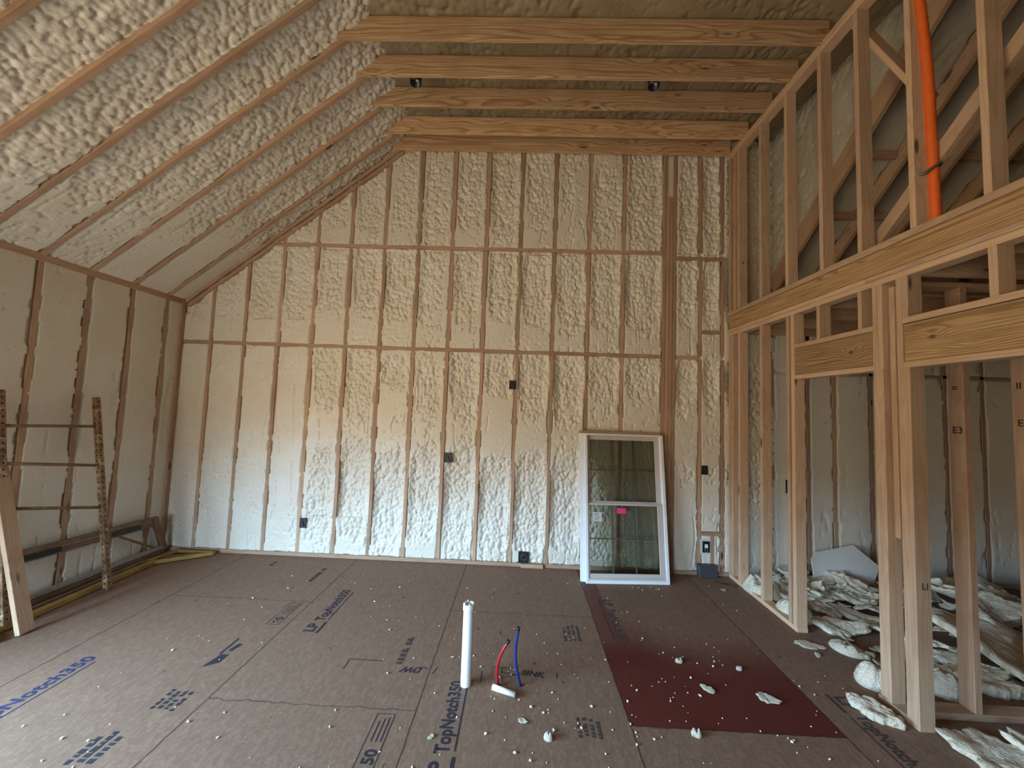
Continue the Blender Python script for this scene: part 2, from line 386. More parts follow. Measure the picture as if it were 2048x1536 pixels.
def lumps(s, t, seed, size=0.038, stretch=1.35):
    wx = s + 0.012 * (fbm(s * 14, t * 14, seed + 3, 2) - .5); wy = t + 0.012 * (fbm(s * 14, t * 14, seed + 4, 2) - .5)
    a = domes(wx / size, wy / (size * stretch), seed)
    b = domes(wx / (size * 0.52), wy / (size * 0.52 * stretch), seed + 2)
    return 0.86 * a + 0.28 * b + 0.40 * (fbm(s * 11, t * 8, seed + 1, 2) - 0.5) + 0.05

def foam_field(name, O, S, T, Nn, s0, s1, t0, t1, step, studs, rails, mat, seed=0, flat=0.5, amp=0.026, hw=0.018, clip=None, parent=None, lump=0.038, stretch=1.35, rough=1.0, deep=None, edge=0.75):
    """Sprayed foam as real relief: rounded lumps in the bays, shaved flat where it stood proud of the studs."""
    ns = int((s1 - s0) / step) + 1; nt = int((t1 - t0) / step) + 1
    s = np.linspace(s0, s1, ns); t = np.linspace(t0, t1, nt)
    SS, TT = np.meshgrid(s, t)
    # bay index gives each bay its own filling level
    lv = np.zeros_like(SS)
    edges = np.array(sorted(studs))
    bi = np.searchsorted(edges, SS)
    rz = sorted(e[0] if isinstance(e, tuple) else e for e in rails) or [1e9]
    tj = np.searchsorted(np.array(rz), TT)
    lv = TAB[(bi * 7 + seed * 3) % 64, (tj * 5 + seed) % 64, 1]
    low = fbm(SS * 2.2 + bi * 3.7, TT * 1.15 + tj * 2.3, seed, 3)
    # distance to nearest stud / rail
    ds = np.full(SS.shape, 9.0)
    for e in edges: ds = np.minimum(ds, np.abs(SS - e))
    dr = np.full(SS.shape, 9.0)
    for e in rails:
        e = e if isinstance(e, tuple) else (e, -99, 99)
        dr = np.where((SS > e[1]) & (SS < e[2]), np.minimum(dr, np.abs(TT - e[0])), dr)
    side = np.clip(1.25 - (ds - 0.02) / 0.055, 0, 1)          # flatter towards the studs
    L = lumps(SS, TT, seed, lump, stretch)
    fill = (low - 0.5) * 1.9 + (lv - 0.5) * 0.5 + (flat - 0.5) * 2.2 + side * edge
    if deep is not None: fill = fill - deep(SS, TT)
    h = amp * (fill * 1.0 - 0.22) + lump * 0.66 * (L - 0.66) * rough
    # long vertical crevices inside the bays
    cr = np.abs(fbm(SS * 6 + bi * 2.1, TT * 0.7, seed + 9, 2) - 0.5) * 2
    crk = np.clip(1 - cr / 0.05, 0, 1) * (fbm(SS * 30, TT * 12, seed + 5, 2) > 0.47) * (fbm(SS * 1.3, TT * 2.2, seed + 12, 2) > 0.42)
    peb = np.clip((fbm(SS * 1.7, TT * 1.7, seed + 15, 2) - 0.38) * 4, 0, 1) * min(1.0, rough * 1.0)
    h = np.minimum(h, 0.0015 * (fbm(SS * 60, TT * 60, seed + 2, 2) - 0.5) - (0.007 if rough < 1.2 else 0.012) * peb * np.clip(0.75 - L, 0, 1)) - crk * 0.014 * min(1.0, rough * 2)
    # along the studs: ragged foam edge, open groove in places
    wig = hw + 0.012 * (fbm(SS * 2 + 5, TT * 9, seed + 6, 3) - 0.5) * 2 * 0.8
    wigr = hw + 0.010 * (fbm(SS * 9, TT * 2, seed + 7, 3) - 0.5) * 2
    groove = (ds < wig + 0.012) & (fbm(SS * 1.5, TT * 5, seed + 8, 3) > 0.53)
    h = np.where(groove, np.minimum(h, -0.021), h + 0.003)
    h = np.where((ds < wig) | (dr < wigr), -0.022, h)
    co = (np.array(O)[None, None] + SS[..., None] * np.array(S) + TT[..., None] * np.array(T) + h[..., None] * np.array(Nn)).reshape(-1, 3)
    idx = np.arange(ns * nt).reshape(nt, ns)
    q = np.stack([idx[:-1, :-1], idx[:-1, 1:], idx[1:, 1:], idx[1:, :-1]], -1).reshape(-1, 4)
    if clip is not None:
        cs = (SS[:-1, :-1] + SS[1:, 1:]).reshape(-1) / 2; ct = (TT[:-1, :-1] + TT[1:, 1:]).reshape(-1) / 2
        q = q[clip(cs, ct)]
        used = np.unique(q); remap = -np.ones(len(co), int); remap[used] = np.arange(len(used)); co = co[used]; q = remap[q]
    if np.dot(np.cross(S, T), Nn) < 0: q = q[:, ::-1]
    me = bpy.data.meshes.new(name)
    me.vertices.add(len(co)); me.vertices.foreach_set('co', co.astype(np.float32).ravel())
    me.loops.add(len(q) * 4); me.loops.foreach_set('vertex_index', q.astype(np.int32).ravel())
    me.polygons.add(len(q)); me.polygons.foreach_set('loop_start', (np.arange(len(q)) * 4).astype(np.int32))
    me.polygons.foreach_set('use_smooth', np.ones(len(q), bool))
    me.update(calc_edges=True)
    return link(name, me, mat, parent)

PITCH = 0.4064
X0 = -3.7242
SLOPE = (KZ - ZL) / (KX - XL)

# ------------------------------------------------------------------ floor
bm = bmesh.new(); add_box(bm, (-4.4, -3.4, -0.06), (XE + 0.15, 4.65, 0.0))
floor = tag(link('floor', bm_mesh(bm, 'floor'), M_FLOOR), 'brown strand board subfloor with dark panel seams and printed stamps', 'floor', kind='structure')

def stamp(text, x, y, size, ang, mat, name='printed_stamp', sx=1.0, shear=0.0, align='LEFT'):
    cu = bpy.data.curves.new(name, 'FONT'); cu.body = text; cu.size = size; cu.align_x = align; cu.space_character = 1.02
    cu.offset = size * 0.028; cu.shear = shear
    cu.materials.append(mat)
    o = bpy.data.objects.new(name, cu); COL.objects.link(o); o.parent = floor
    o.location = (x, y, 0.0012); o.rotation_euler = (0, 0, ang); o.scale = (sx, 1, 1)
    return o
def flat(name, polys, mat, z=0.0012):
    bm = bmesh.new()
    for pl in polys: bm.faces.new([bm.verts.new((x, y, z)) for x, y in pl])
    bmesh.ops.recalc_face_normals(bm, faces=bm.faces)
    for f in bm.faces:
        if f.normal.z < 0: f.normal_flip()
    return link(name, bm_mesh(bm, name), mat, floor)
def bar(x0, y0, x1, y1, w):
    d = Vector((x1 - x0, y1 - y0)).normalized(); n = Vector((-d.y, d.x)) * w / 2
    return [(x0 + n.x, y0 + n.y), (x0 - n.x, y0 - n.y), (x1 - n.x, y1 - n.y), (x1 + n.x, y1 + n.y)]
H = math.pi / 2
def brandline(x, y, ang, mat, w=0.83):
    """LP mark, then the board's name, underlined; reads along 'ang'."""
    c, s = math.cos(ang), math.sin(ang)
    stamp('LP', x, y, 0.115, ang, mat, sx=0.95)
    stamp('TopNotch350', x + c * 0.155, y + s * 0.155, 0.105, ang, mat, sx=(w - 0.155) / 0.655)
    n = (s, -c)
    def at(a, b): return (x + c * a + n[0] * b, y + s * a + n[1] * b)
    p = []
    for a0, a1, b in ((-0.01, 0.14, 0.035), (0.17, w * 0.9, 0.035)):
        p.append([at(a0, b - 0.009 if a0 < 0 else b - 0.004), at(a1, b - 0.009 if a0 < 0 else b - 0.004), at(a1, b + 0.009 if a0 < 0 else b + 0.004), at(a0, b + 0.009 if a0 < 0 else b + 0.004)])
    flat('stamp_underline', p, mat)
brandline(-2.80, 1.80, H, M_INKB)
brandline(-0.315, 1.88, H, M_INK, 0.70)
brandline(-1.545, 2.98, H, M_INK, 0.70)
brandline(0.83, 3.70, -H, M_INKF, 0.68)
brandline(2.075, 2.60, -H, M_INKF, 0.62)
def ratebox(x, y, num, mat):
    flat('stamp_box', [bar(x, y, x, y + 0.33, .004), bar(x - .10, y, x - .10, y + 0.33, .004), bar(x, y, x - .10, y, .004), bar(x, y + .33, x - .10, y + .33, .004),
                       bar(x - .02, y + .15, x - .02, y + .31, .006), bar(x - .045, y + .15, x - .045, y + .30, .006), bar(x - .07, y + .15, x - .07, y + .28, .006)], mat)
    stamp(num, x - 0.015, y + 0.02, 0.085, H, mat)
ratebox(-1.86, 3.05, '60', M_INK)
ratebox(-0.66, 1.93, '50', M_INK)
def inkrows(x, y, rows, L, h, mat, seed, gap=1.55):
    """Rows of worn print too faint to read, as short ink blocks."""
    rg = random.Random(seed); p = []
    for k in range(rows):
        a = y + rg.uniform(0, 0.02)
        while a < y + L * rg.uniform(0.8, 1.0):
            w = rg.uniform(0.25, 0.6) * h * 1.6
            p.append(bar(x - k * h * gap, a, x - k * h * gap, a + w, h * rg.uniform(.75, 1.0)))
            if rg.random() < 0.5: p.append(bar(x - k * h * gap + h * .25, a + w, x - k * h * gap + h * .25, a + w * 1.4, h * .3))
            a += w * 1.25 + (h * 0.8 if rg.random() < .2 else h * 0.12)
    flat('faded_print', p, mat)
inkrows(-2.02, 3.78, 1, 0.30, 0.045, M_INK, 1)
inkrows(-0.775, 2.66, 1, 0.36, 0.050, M_INKF, 2)
inkrows(-1.92, 2.19, 4, 0.17, 0.026, M_INK, 3)
inkrows(0.50, 2.17, 4, 0.15, 0.024, M_INKF, 4); inkrows(-2.02, 1.86, 3, 0.20, 0.032, M_INK, 5); inkrows(0.52, 3.02, 4, 0.24, 0.024, M_INKF, 6)
inkrows(-2.62, 4.08, 1, 0.16, 0.05, M_INK, 7)
flat('stamp_arrow', [[(-2.05, 2.545), (-1.965, 2.60), (-1.965, 2.68), (-2.02, 2.68), (-2.035, 2.60)], bar(-2.03, 2.68, -2.03, 2.86, 0.014), bar(-1.99, 2.72, -1.97, 2.80, 0.03)], M_INK)
flat('pencil_corner_mark', [bar(-1.126, 2.60, -1.124, 2.703, .006), bar(-1.124, 2.703, -0.896, 2.70, .006)], M_INK)
stamp('DW', -0.735, 2.655, 0.075, math.pi, M_INK, 'handwritten_note', shear=0.3, align='RIGHT')
flat('handwritten_mark', [bar(-0.60, 2.66, -0.56, 2.64, .005), bar(-.525, 2.60, -.505, 2.67, .006), bar(0.30, 2.62, 0.305, 2.67, .007), bar(-.14, 2.70, 0.02, 2.695, .005),
                          bar(-.06, 2.56, -.07, 2.70, .006), bar(-.06, 2.66, .04, 2.62, .004), bar(-.05, 2.60, .06, 2.66, .004), bar(-.20, 2.55, -.20, 2.66, .005), bar(.33, 2.6, .35, 2.58, .005)], M_INK)
stamp('SINK', 0.06, 2.64, 0.07, -0.12, M_INK, 'handwritten_note', shear=0.2)

# ------------------------------------------------------------------ back wall
studs_back = [X0 + PITCH * i for i in range(0, 13)] + [1.625, 1.665, 1.705, 1.745, 2.045, 2.30]
studs_mid = studs_back + []
RAILZ = (0.02, (2.43, -9, 1.77), (3.65, -9, 1.77), (3.60, 1.77, 2.40), (2.432, 1.77, 2.045), (2.735, 2.045, 2.32), (0.45, 2.045, 2.32))
def back_clip(s, t):
    return (t < ZL + (s - XL) * SLOPE + 0.06) & (t < ZC + 0.22) & (s > XL - 0.1)
def deep_back(s, t):   # where the foam was sprayed thinner (lumpy) or shaved flat
    def band(c, w): return np.clip(1.25 - np.abs(t - c) / w, 0, 1)
    right = np.clip((s + 2.7) / 0.5, 0, 1)
    d = 0.55 * band(4.35, 0.55) + 0.75 * band(3.25, 0.42) * (0.5 + 0.5 * right) - 0.75 * band(2.58, 0.16) - 0.35 * band(3.78, 0.1)
    d = d + 0.95 * band(2.15, 0.25) * right + 1.45 * band(0.70, 0.52) * right * (s < 1.35) - 0.75 * band(1.45, 0.25) - 0.5 * band(0.12, 0.10)
    d = d - 0.85 * (1 - right) * (t < 2.5) - 0.5 * (s > 1.35) * (t < 1.0)
    return d + 0.10
wall_back = foam_field('wall_back', (0, D, 0), (1, 0, 0), (0, 0, 1), (0, -1, 0), XL - 0.02, 2.885, 0.0, ZC + 0.2, 0.0072,
                       studs_back, RAILZ, M_FOAM, seed=1, flat=0.50, amp=0.034, clip=back_clip, deep=deep_back, stretch=1.3, lump=0.034, hw=0.0205, rough=1.35)
tag(wall_back, 'gable end wall of cream spray foam between vertical studs', 'wall', kind='structure')
random.seed(3)
def jit(a): return random.uniform(-a, a)
for i, x in enumerate(studs_back):
    if x > 2.0 and x < 2.2: top = ZC
    top = min(ZC + 0.0, ZL + (x - XL) * SLOPE)
    if 1.6 < x < 1.8:
        tp = (4.86, 4.34, 4.34, 4.86)[[1.625, 1.665, 1.705, 1.745].index(x)]
        board('stud', (x, D + 0.040, 0.04), (x, D + 0.040, tp), 0.089, 0.036, (0, 1, 0), M_STUD, wall_back)
        continue
    z = 0.04
    for seg_top in (2.41, 3.63, top):
        zt = min(seg_top, top)
        if zt - z > 0.15:
            dx = jit(0.006)
            board('stud', (x + dx, D + 0.043, z), (x + dx + jit(.004), D + 0.043, zt), 0.089, 0.038, (0, 1, 0), M_STUD, wall_back)
        z = seg_top + 0.04
    if x == 2.045: pass
def xslope(z): return XL + (z - ZL) / SLOPE
board('blocking', (XL, D + 0.042, 2.43), (1.60, D + 0.042, 2.43), 0.089, 0.038, (0, 1, 0), M_STUD, wall_back)
board('blocking', (xslope(3.65), D + 0.042, 3.65), (1.60, D + 0.042, 3.66), 0.089, 0.040, (0, 1, 0), M_STUD, wall_back)
board('blocking', (1.77, D + 0.042, 3.60), (2.35, D + 0.042, 3.60), 0.089, 0.045, (0, 1, 0), M_STUD, wall_back)
board('blocking', (1.77, D + 0.042, 2.43), (2.03, D + 0.042, 2.43), 0.089, 0.036, (0, 1, 0), M_STUD, wall_back)
board('blocking', (2.06, D + 0.040, 2.735), (2.29, D + 0.040, 2.735), 0.089, 0.036, (0, 1, 0), M_STUD, wall_back)
board('blocking', (2.06, D + 0.036, 0.45), (2.29, D + 0.036, 0.45), 0.089, 0.038, (0, 1, 0), M_STUD, wall_back)
board('blocking', (2.185, D + 0.036, 0.05), (2.185, D + 0.036, 0.43), 0.089, 0.036, (0, 1, 0), M_STUD, wall_back)
lumber('bottom_plate', (XL, D - 0.012, 0.0), (2.36, D + 0.08, 0.040), M_STUD, wall_back)
# boards along the roof slope at the top of the gable
for off, th in ((0.0, 0.040), (-0.052, 0.038)):
    n = Vector((SLOPE, 0, -1)).normalized()
    a = Vector((XL, 0, ZL)); b = Vector((KX + 0.03, 0, KZ + 0.02))
    p = n * (0.02 - off)
    board('sloped_plate', (a.x + p.x, D + 0.035 - (0.012 if off == 0 else 0), a.z + p.z), (b.x + p.x, D + 0.035 - (0.012 if off == 0 else 0), b.z + p.z), 0.10, th, (0, 1, 0), M_STUD, wall_back)

# ------------------------------------------------------------------ left wall and sloped ceiling
LS = [4.148, 3.76, 3.375, 3.00, 2.63, 2.26, 1.89]
def left_clip(s, t): return ~((s > DOOR_L[0]) & (s < DOOR_L[1]) & (t < DOOR_L[2]))
wall_left = foam_field('wall_left', (XL, 0, 0), (0, 1, 0), (0, 0, 1), (1, 0, 0), 1.8, D, 0.0, ZL - 0.02, 0.012, LS, (0.02,), M_FOAM,
                       seed=4, flat=1.35, amp=0.016, hw=0.022, rough=0.35)
tag(wall_left, 'low left side wall of smooth shaved spray foam', 'wall', kind='structure')
for i, y in enumerate(LS):
    board('stud', (XL - 0.043, y, 0.04), (XL - 0.043, y + (0.012 if i % 2 else -0.01), ZL - 0.05), 0.089, 0.040, (1, 0, 0), M_STUD, wall_left)
board('corner_stud', (XL - 0.02, D - 0.03, 0.0), (XL - 0.02, D - 0.03, ZL), 0.089, 0.05, (1, 0, 0), M_WOODR, wall_left)
lumber('bottom_plate', (XL - 0.08, 1.8, 0), (XL + 0.012, D, 0.04), M_STUD, wall_left)
lumber('top_plate', (XL - 0.08, -3.2, ZL - 0.05), (XL + 0.015, D, ZL + 0.02), M_STUD, wall_left)
# remaining wall round the left opening, plain
bm = bmesh.new()
add_box(bm, (XL - 0.12, YB, 0), (XL, DOOR_L[0], ZL - 0.05)); add_box(bm, (XL - 0.12, DOOR_L[0], DOOR_L[2]), (XL, DOOR_L[1], ZL - 0.05)); add_box(bm, (XL - 0.12, DOOR_L[1], 0), (XL - 0.005, 1.83, ZL - 0.05))
link('wall_section', bm_mesh(bm, 'wall_section'), M_FOAM, wall_left)

TS = Vector((KX - XL, 0, KZ - ZL)).normalized(); NS = Vector((TS.z, 0, -TS.x))
LEN = (Vector((KX, 0, KZ)) - Vector((XL, 0, ZL))).length
LR = [y for y in LS] + [1.52, 1.15, 0.78]
def deep_slope(s, t): return 0.25 + 1.1 * np.clip((t - 0.5) / 1.0, 0, 1) + 0.55 * np.clip((3.2 - s) / 1.2, 0, 1) * (t > 0.35)
def slope_clip(s, t): return (s < D + 0.02)
ceiling_left = foam_field('ceiling_left', (XL, 0, ZL), (0, 1, 0), tuple(TS), tuple(NS), 0.75, D + 0.01, 0.02, LEN + 0.36, 0.0095, LR, (), M_FOAM,
                          seed=9, flat=0.86, amp=0.046, hw=0.021, lump=0.040, edge=0.25, rough=1.3, stretch=1.0, deep=deep_slope)
tag(ceiling_left, 'sloped ceiling of lumpy cream spray foam between diagonal rafters', 'ceiling', kind='structure')
for i, y in enumerate(LR):
    a = Vector((XL, y, ZL)) - NS * 0.062; b = Vector((KX, y, KZ)) - NS * 0.062 + TS * 0.02
    board('rafter', a, b + Vector((0, jit(.006), 0)), 0.14, 0.040, tuple(NS), M_STUD, ceiling_left)
bm = bmesh.new()   # plain continuation behind the camera
vs = [bm.verts.new(Vector(c)) for c in [(XL, YB, ZL), (XL, 0.77, ZL), Vector((KX, 0.77, KZ)) + TS * 0.36, Vector((KX, YB, KZ)) + TS * 0.36]]
bm.faces.new(vs); link('ceiling_section', bm_mesh(bm, 'ceiling_section'), M_FOAM, ceiling_left)

ZF = 5.065
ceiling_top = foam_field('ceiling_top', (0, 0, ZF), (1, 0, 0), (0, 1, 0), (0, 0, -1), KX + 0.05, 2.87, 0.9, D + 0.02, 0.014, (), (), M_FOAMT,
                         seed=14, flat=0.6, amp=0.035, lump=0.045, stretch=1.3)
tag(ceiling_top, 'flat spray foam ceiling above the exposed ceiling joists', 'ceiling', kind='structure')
bm = bmesh.new(); bm.faces.new([bm.verts.new(c) for c in [(KX + 0.05, YB, ZF), (2.87, YB, ZF), (2.87, 0.92, ZF), (KX + 0.05, 0.92, ZF)]])
link('ceiling_section', bm_mesh(bm, 'ceiling_section'), M_FOAM, ceiling_top)

# ceiling joists: each its own board
JY = [(2.985, 'grainy pine ceiling joist nearest the viewer, above the hanging round boxes'), (3.335, 'ceiling joist with the two round black boxes against it'),
      (3.69, 'knotty ceiling joist just behind the joist holding the black boxes'), (4.09, 'ceiling joist next to the one lying on the gable wall'),
      (4.335, 'last ceiling joist, lying flat against the top of the foam gable wall')]
for k, (y, lab) in enumerate(JY):
    zt = 5.045
    bm = bmesh.new()
    x0, x1 = KX - 0.075, XR + (0.06 if k < 4 else 0.0)
    if k == 4: x0 = KX - 0.03
    L = x1 - x0; hw_, hh = 0.019, (zt - ZC) / 2
    add_box(bm, (-L / 2, -hw_, -hh), (L / 2, hw_, hh), 0.003)
    # left end is cut to the roof slope
    for v in bm.verts:
        if v.co.x < 0: v.co.x += (v.co.z + hh) / SLOPE * 0.25
    o = link('ceiling_joist', bm_mesh(bm, 'ceiling_joist'), M_JOIST)
    o.location = ((x0 + x1) / 2, y - 0.012, (ZC + zt) / 2 + (0.01 if k == 3 else 0) - (0.015 if k == 4 else 0))
    tag(o, lab, 'joist', 'exposed ceiling joists')

# round ceiling boxes
def round_box(x, y, lab):
    t = tag(empty('round_electrical_box', (x, y, 4.895)), lab, 'electrical box', 'round ceiling boxes')
    lathe('box_body', [(0.0, 0.075), (0.048, 0.072), (0.054, 0.06), (0.055, 0.0), (0.051, 0.0), (0.050, 0.055), (0.0, 0.056)], (0, 0, 0), M_BLKB, t)
    b = box('mounting_bracket', (-0.062, -0.055, 0.045), (0.062, -0.045, 0.085), M_BLKB, t)
    box('wire_clamp', (0.0, -0.01, 0.02), (0.03, 0.006, 0.05), M_STICK, t, 0.004)
    t.location = (x, y, 4.862)
    return t
round_box(-1.12, 3.415, 'round black ceiling box nearer the sloped foam ceiling')
round_box(1.155, 3.415, 'round black ceiling box nearer the open stud wall')

# ------------------------------------------------------------------ open stud wall on the right
wall_right = tag(empty('wall_right', (XR, 2.4, 0)), 'open stud partition with two tiers of bare pine studs, headers and plates', 'stud wall', kind='structure')
def part(o, lab=None):
    mw = o.matrix_world.copy(); o.parent = wall_right; o.matrix_parent_inverse = Matrix.Translation(wall_right.location).inverted()
    if lab: o['label'] = lab
    return o
W = 0.089
def vstud(y1, z0, z1, th=0.036, x=XR, name='stud', mat=None, w=W, lean=0.0):
    return part(board(name, (x + w / 2, y1 - th / 2, z0), (x + w / 2, y1 - th / 2 + lean, z1), w, th, (1, 0, 0), mat or M_WOOD))
def beam(name, y0, y1, z0, z1, x0=XR, x1=XR + W, mat=None, lab=None):
    return part(lumber(name, (x0, y0, z0), (x1, y1, z1), mat or M_WOOD), lab)
ZB0, ZB1, ZB2, ZB3 = 2.688, 2.768, 2.922, 2.966
YN = -1.4    # the partition runs on toward and past the viewer
beam('top_plate', YN, D - 0.02, 4.795, 4.832)
beam('top_plate', YN, D - 0.02, 4.834, 4.872)
beam('sole_plate', YN, D - 0.01, ZB2, ZB3, XR - 0.006, lab='pale sole plate under the upper studs')
beam('rim_board', YN, D - 0.01, ZB1, ZB2 - 0.002, XR + 0.008, XR + 0.05, M_HEAD, 'dark grained rim board between the two tiers')
beam('double_plate', YN, 2.62, ZB0 + 0.041, ZB1 - 0.006, XR - 0.001)
beam('double_plate', 2.626, D - 0.01, ZB0 + 0.041, ZB1 - 0.006, XR - 0.001)
beam('double_plate', YN, D - 0.01, ZB0, ZB0 + 0.039)
for k, y in enumerate((4.169, 3.789, 3.416, 3.021, 2.679, 2.317, 1.947, 1.57)):
    vstud(y, ZB3, 4.795, lean=jit(.004))
vstud(D - 0.015, ZB3, 4.795, 0.04); vstud(D - 0.09, ZB3, 4.795, 0.036, x=XR + 0.012)
# lower tier
vstud(D - 0.015, 0.04, ZB0, 0.04); vstud(D - 0.06, 0.04, ZB0, 0.036, x=XR + 0.006); vstud(4.163, 0.04, ZB0); vstud(3.788, 0.04, ZB0)
vstud(3.414, 0.04, ZB0); vstud(3.356, 0.04, ZB0, 0.040)
vstud(3.064, 2.42, ZB0, name='cripple_stud'); vstud(2.690, 2.42, ZB0, name='cripple_stud', th=0.030)
vstud(2.580, 0.04, ZB0, 0.036); vstud(2.543, 0.0, 2.118, 0.032, name='jack_stud')
vstud(2.541, 2.118, ZB0, 0.030)
vstud(2.500, 1.05, 2.66, 0.036, x=XR + 0.035, w=0.06, name='backing_block')
vstud(2.418, 0.0, ZB0, 0.036); vstud(2.381, 0.0, 2.118, 0.036, name='jack_stud')
vstud(2.460, 0.0, ZB0, 0.036, x=XR + 0.050, w=0.04, name='backing_stud', mat=M_STUD)
vstud(2.381, 2.43, ZB0, 0.036, name='cripple_stud')
vstud(1.941, 2.43, ZB0, 0.038, name='cripple_stud'); vstud(1.57, 2.43, ZB0, 0.038, name='cripple_stud')
vstud(1.198, 0.0, ZB0, 0.036); vstud(1.236, 0.0, 2.115, 0.036, name='jack_stud')
for k in range(7):
    vstud(0.83 - 0.372 * k, 0.04, ZB0)
for k in range(8):
    vstud(1.198 - 0.372 * k, ZB3, 4.795)
beam('bottom_plate', YN, 1.24, 0.0, 0.04)
beam('header_plate', 2.546, 3.314, 2.385, 2.421); beam('header_plate', 2.546, 3.314, 2.115, 2.150)
beam('header_board', 2.546, 3.314, 2.152, 2.383, XR + 0.010, XR + 0.048, M_HEADA, 'short knotty header board over the narrow doorway')
beam('header_plate', 1.2, 2.381, 2.393, 2.430); beam('header_plate', 1.2, 2.381, 2.115, 2.152)
beam('header_board', 1.2, 2.381, 2.154, 2.388, XR + 0.010, XR + 0.048, M_HEADB, 'wide grained header board with a dark knot over the larger doorway')
beam('bottom_plate', 3.31, D - 0.02, 0.0, 0.04); beam('bottom_plate', 2.345, 2.60, 0.0, 0.034, XR + .001)
# braces in the upper tier
bA = board('diagonal_brace', (XR + 0.13, 2.80, 4.86), (XR + 0.13, 2.30, 3.81), 0.089, 0.036, (1, 0, 0), M_WOOD)
tag(bA, 'brace board slanting down from the top plate beside the orange conduit', 'brace')
bB = board('diagonal_brace', (XR + 0.14, 2.745, 3.00), (XR + 0.14, 1.50, 4.085), 0.036, 0.089, (1, 0, 0), M_WOOD)
tag(bB, 'pale brace board rising from the loft edge behind the orange conduit', 'brace')

# orange conduit
t = tag(empty('orange_conduit', (2.46, 2.27, 2.97)), 'bright orange corrugated conduit standing between two upper studs', 'conduit')
c = tube('conduit_tube', [(0.012, 0.0, -0.01), (0.0, 0.0, 0.5), (-0.012, 0.0, 1.0), (-0.055, 0.0, 1.6), (-0.10, 0.0, 2.05)], 0.026, M_ORANGE, t, seg=18, rings=(0.0022, 0.018))
s_ = tube('pipe_strap', [(-0.075, 0.03, 0.335), (-0.055, 0.0, 0.325), (-0.03, -0.02, 0.345), (0.0, -0.032, 0.365), (0.03, -0.018, 0.375), (0.045, 0.01, 0.38)], 0.009, M_STEEL, t, seg=8)

# ------------------------------------------------------------------ side room beyond the stud wall
sr_studs = [2.86, 3.26, 3.551, 3.962, 4.37, 4.78, 5.19]
wall_rear = foam_field('wall_far', (0, D, 0), (1, 0, 0), (0, 0, 1), (0, -1, 0), 2.84, XE, 0.0, 3.6, 0.016, sr_studs, (0.02, 2.30), M_FOAM,
                       seed=21, flat=1.3, amp=0.018, rough=0.4)
tag(wall_rear, 'shaved spray foam end wall of the side room behind the partition', 'wall', kind='structure')
for x in sr_studs: board('stud', (x, D + 0.043, 0.04), (x, D + 0.043, 3.5), 0.089, 0.038, (0, 1, 0), M_WOODR, wall_rear)
board('blocking', (2.86, D + 0.043, 2.70), (3.55, D + 0.043, 2.70), 0.089, 0.05, (0, 1, 0), M_WOODR, wall_rear)
board('blocking', (3.55, D + 0.043, 2.30), (XE, D + 0.043, 2.30), 0.089, 0.038, (0, 1, 0), M_WOODR, wall_rear)
wall_side = tag(box('wall_side', (XE, YB, 0), (XE + 0.1, D + 0.1, 7.1), M_SHEATH), 'far outer foam wall of the side room', 'wall', kind='structure')
# joists and loft floor over the side room
loft = tag(empty('ceiling_loft', (3.9, 3.0, 2.93)), 'dark loft floor and joists over the side room', 'ceiling', kind='structure')
def lpart(o): o.parent = loft; o.matrix_parent_inverse = Matrix.Translation(loft.location).inverted(); return o
y = 4.22
while y > -1.3:
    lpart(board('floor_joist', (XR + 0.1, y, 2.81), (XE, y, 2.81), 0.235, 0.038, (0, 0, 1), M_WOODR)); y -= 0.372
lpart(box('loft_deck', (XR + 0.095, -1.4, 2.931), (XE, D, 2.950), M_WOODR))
# sloped roof over the loft
RM = 0.83; RE = 3.30
TR = Vector((0, -1, RM)).normalized(); NR = Vector((0, -RM, -1)).normalized()
ra = [2.86 + 0.43 * k for k in range(0, 7)]
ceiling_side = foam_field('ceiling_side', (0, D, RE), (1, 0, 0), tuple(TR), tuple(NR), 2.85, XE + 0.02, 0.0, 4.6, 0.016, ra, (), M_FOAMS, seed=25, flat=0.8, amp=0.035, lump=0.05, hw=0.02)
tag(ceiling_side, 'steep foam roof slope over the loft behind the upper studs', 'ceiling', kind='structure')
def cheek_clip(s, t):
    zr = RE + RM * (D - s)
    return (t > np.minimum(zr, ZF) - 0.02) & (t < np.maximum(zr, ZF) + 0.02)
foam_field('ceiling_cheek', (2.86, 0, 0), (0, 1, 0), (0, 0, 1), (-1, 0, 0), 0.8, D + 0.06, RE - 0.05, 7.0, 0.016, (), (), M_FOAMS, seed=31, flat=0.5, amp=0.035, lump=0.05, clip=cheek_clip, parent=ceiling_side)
for x in ra:
    a = Vector((x, D, RE)) + NR * 0.03; b = a + TR * 4.6
    board('rafter', a, b, 0.19, 0.038, tuple(NR), M_WOODR, ceiling_side)
for tt, w in ((0.82, 0.075), (1.36, 0.075)):
    for k in range(len(ra) - 1):
        p = Vector((0, D, RE)) + TR * tt + NR * 0.02
        board('rafter_blocking', (ra[k] + 0.02, p.y, p.z), (ra[k + 1] - 0.02, p.y, p.z), 0.04, w, (0, 1, 0), M_WOODR, ceiling_side)

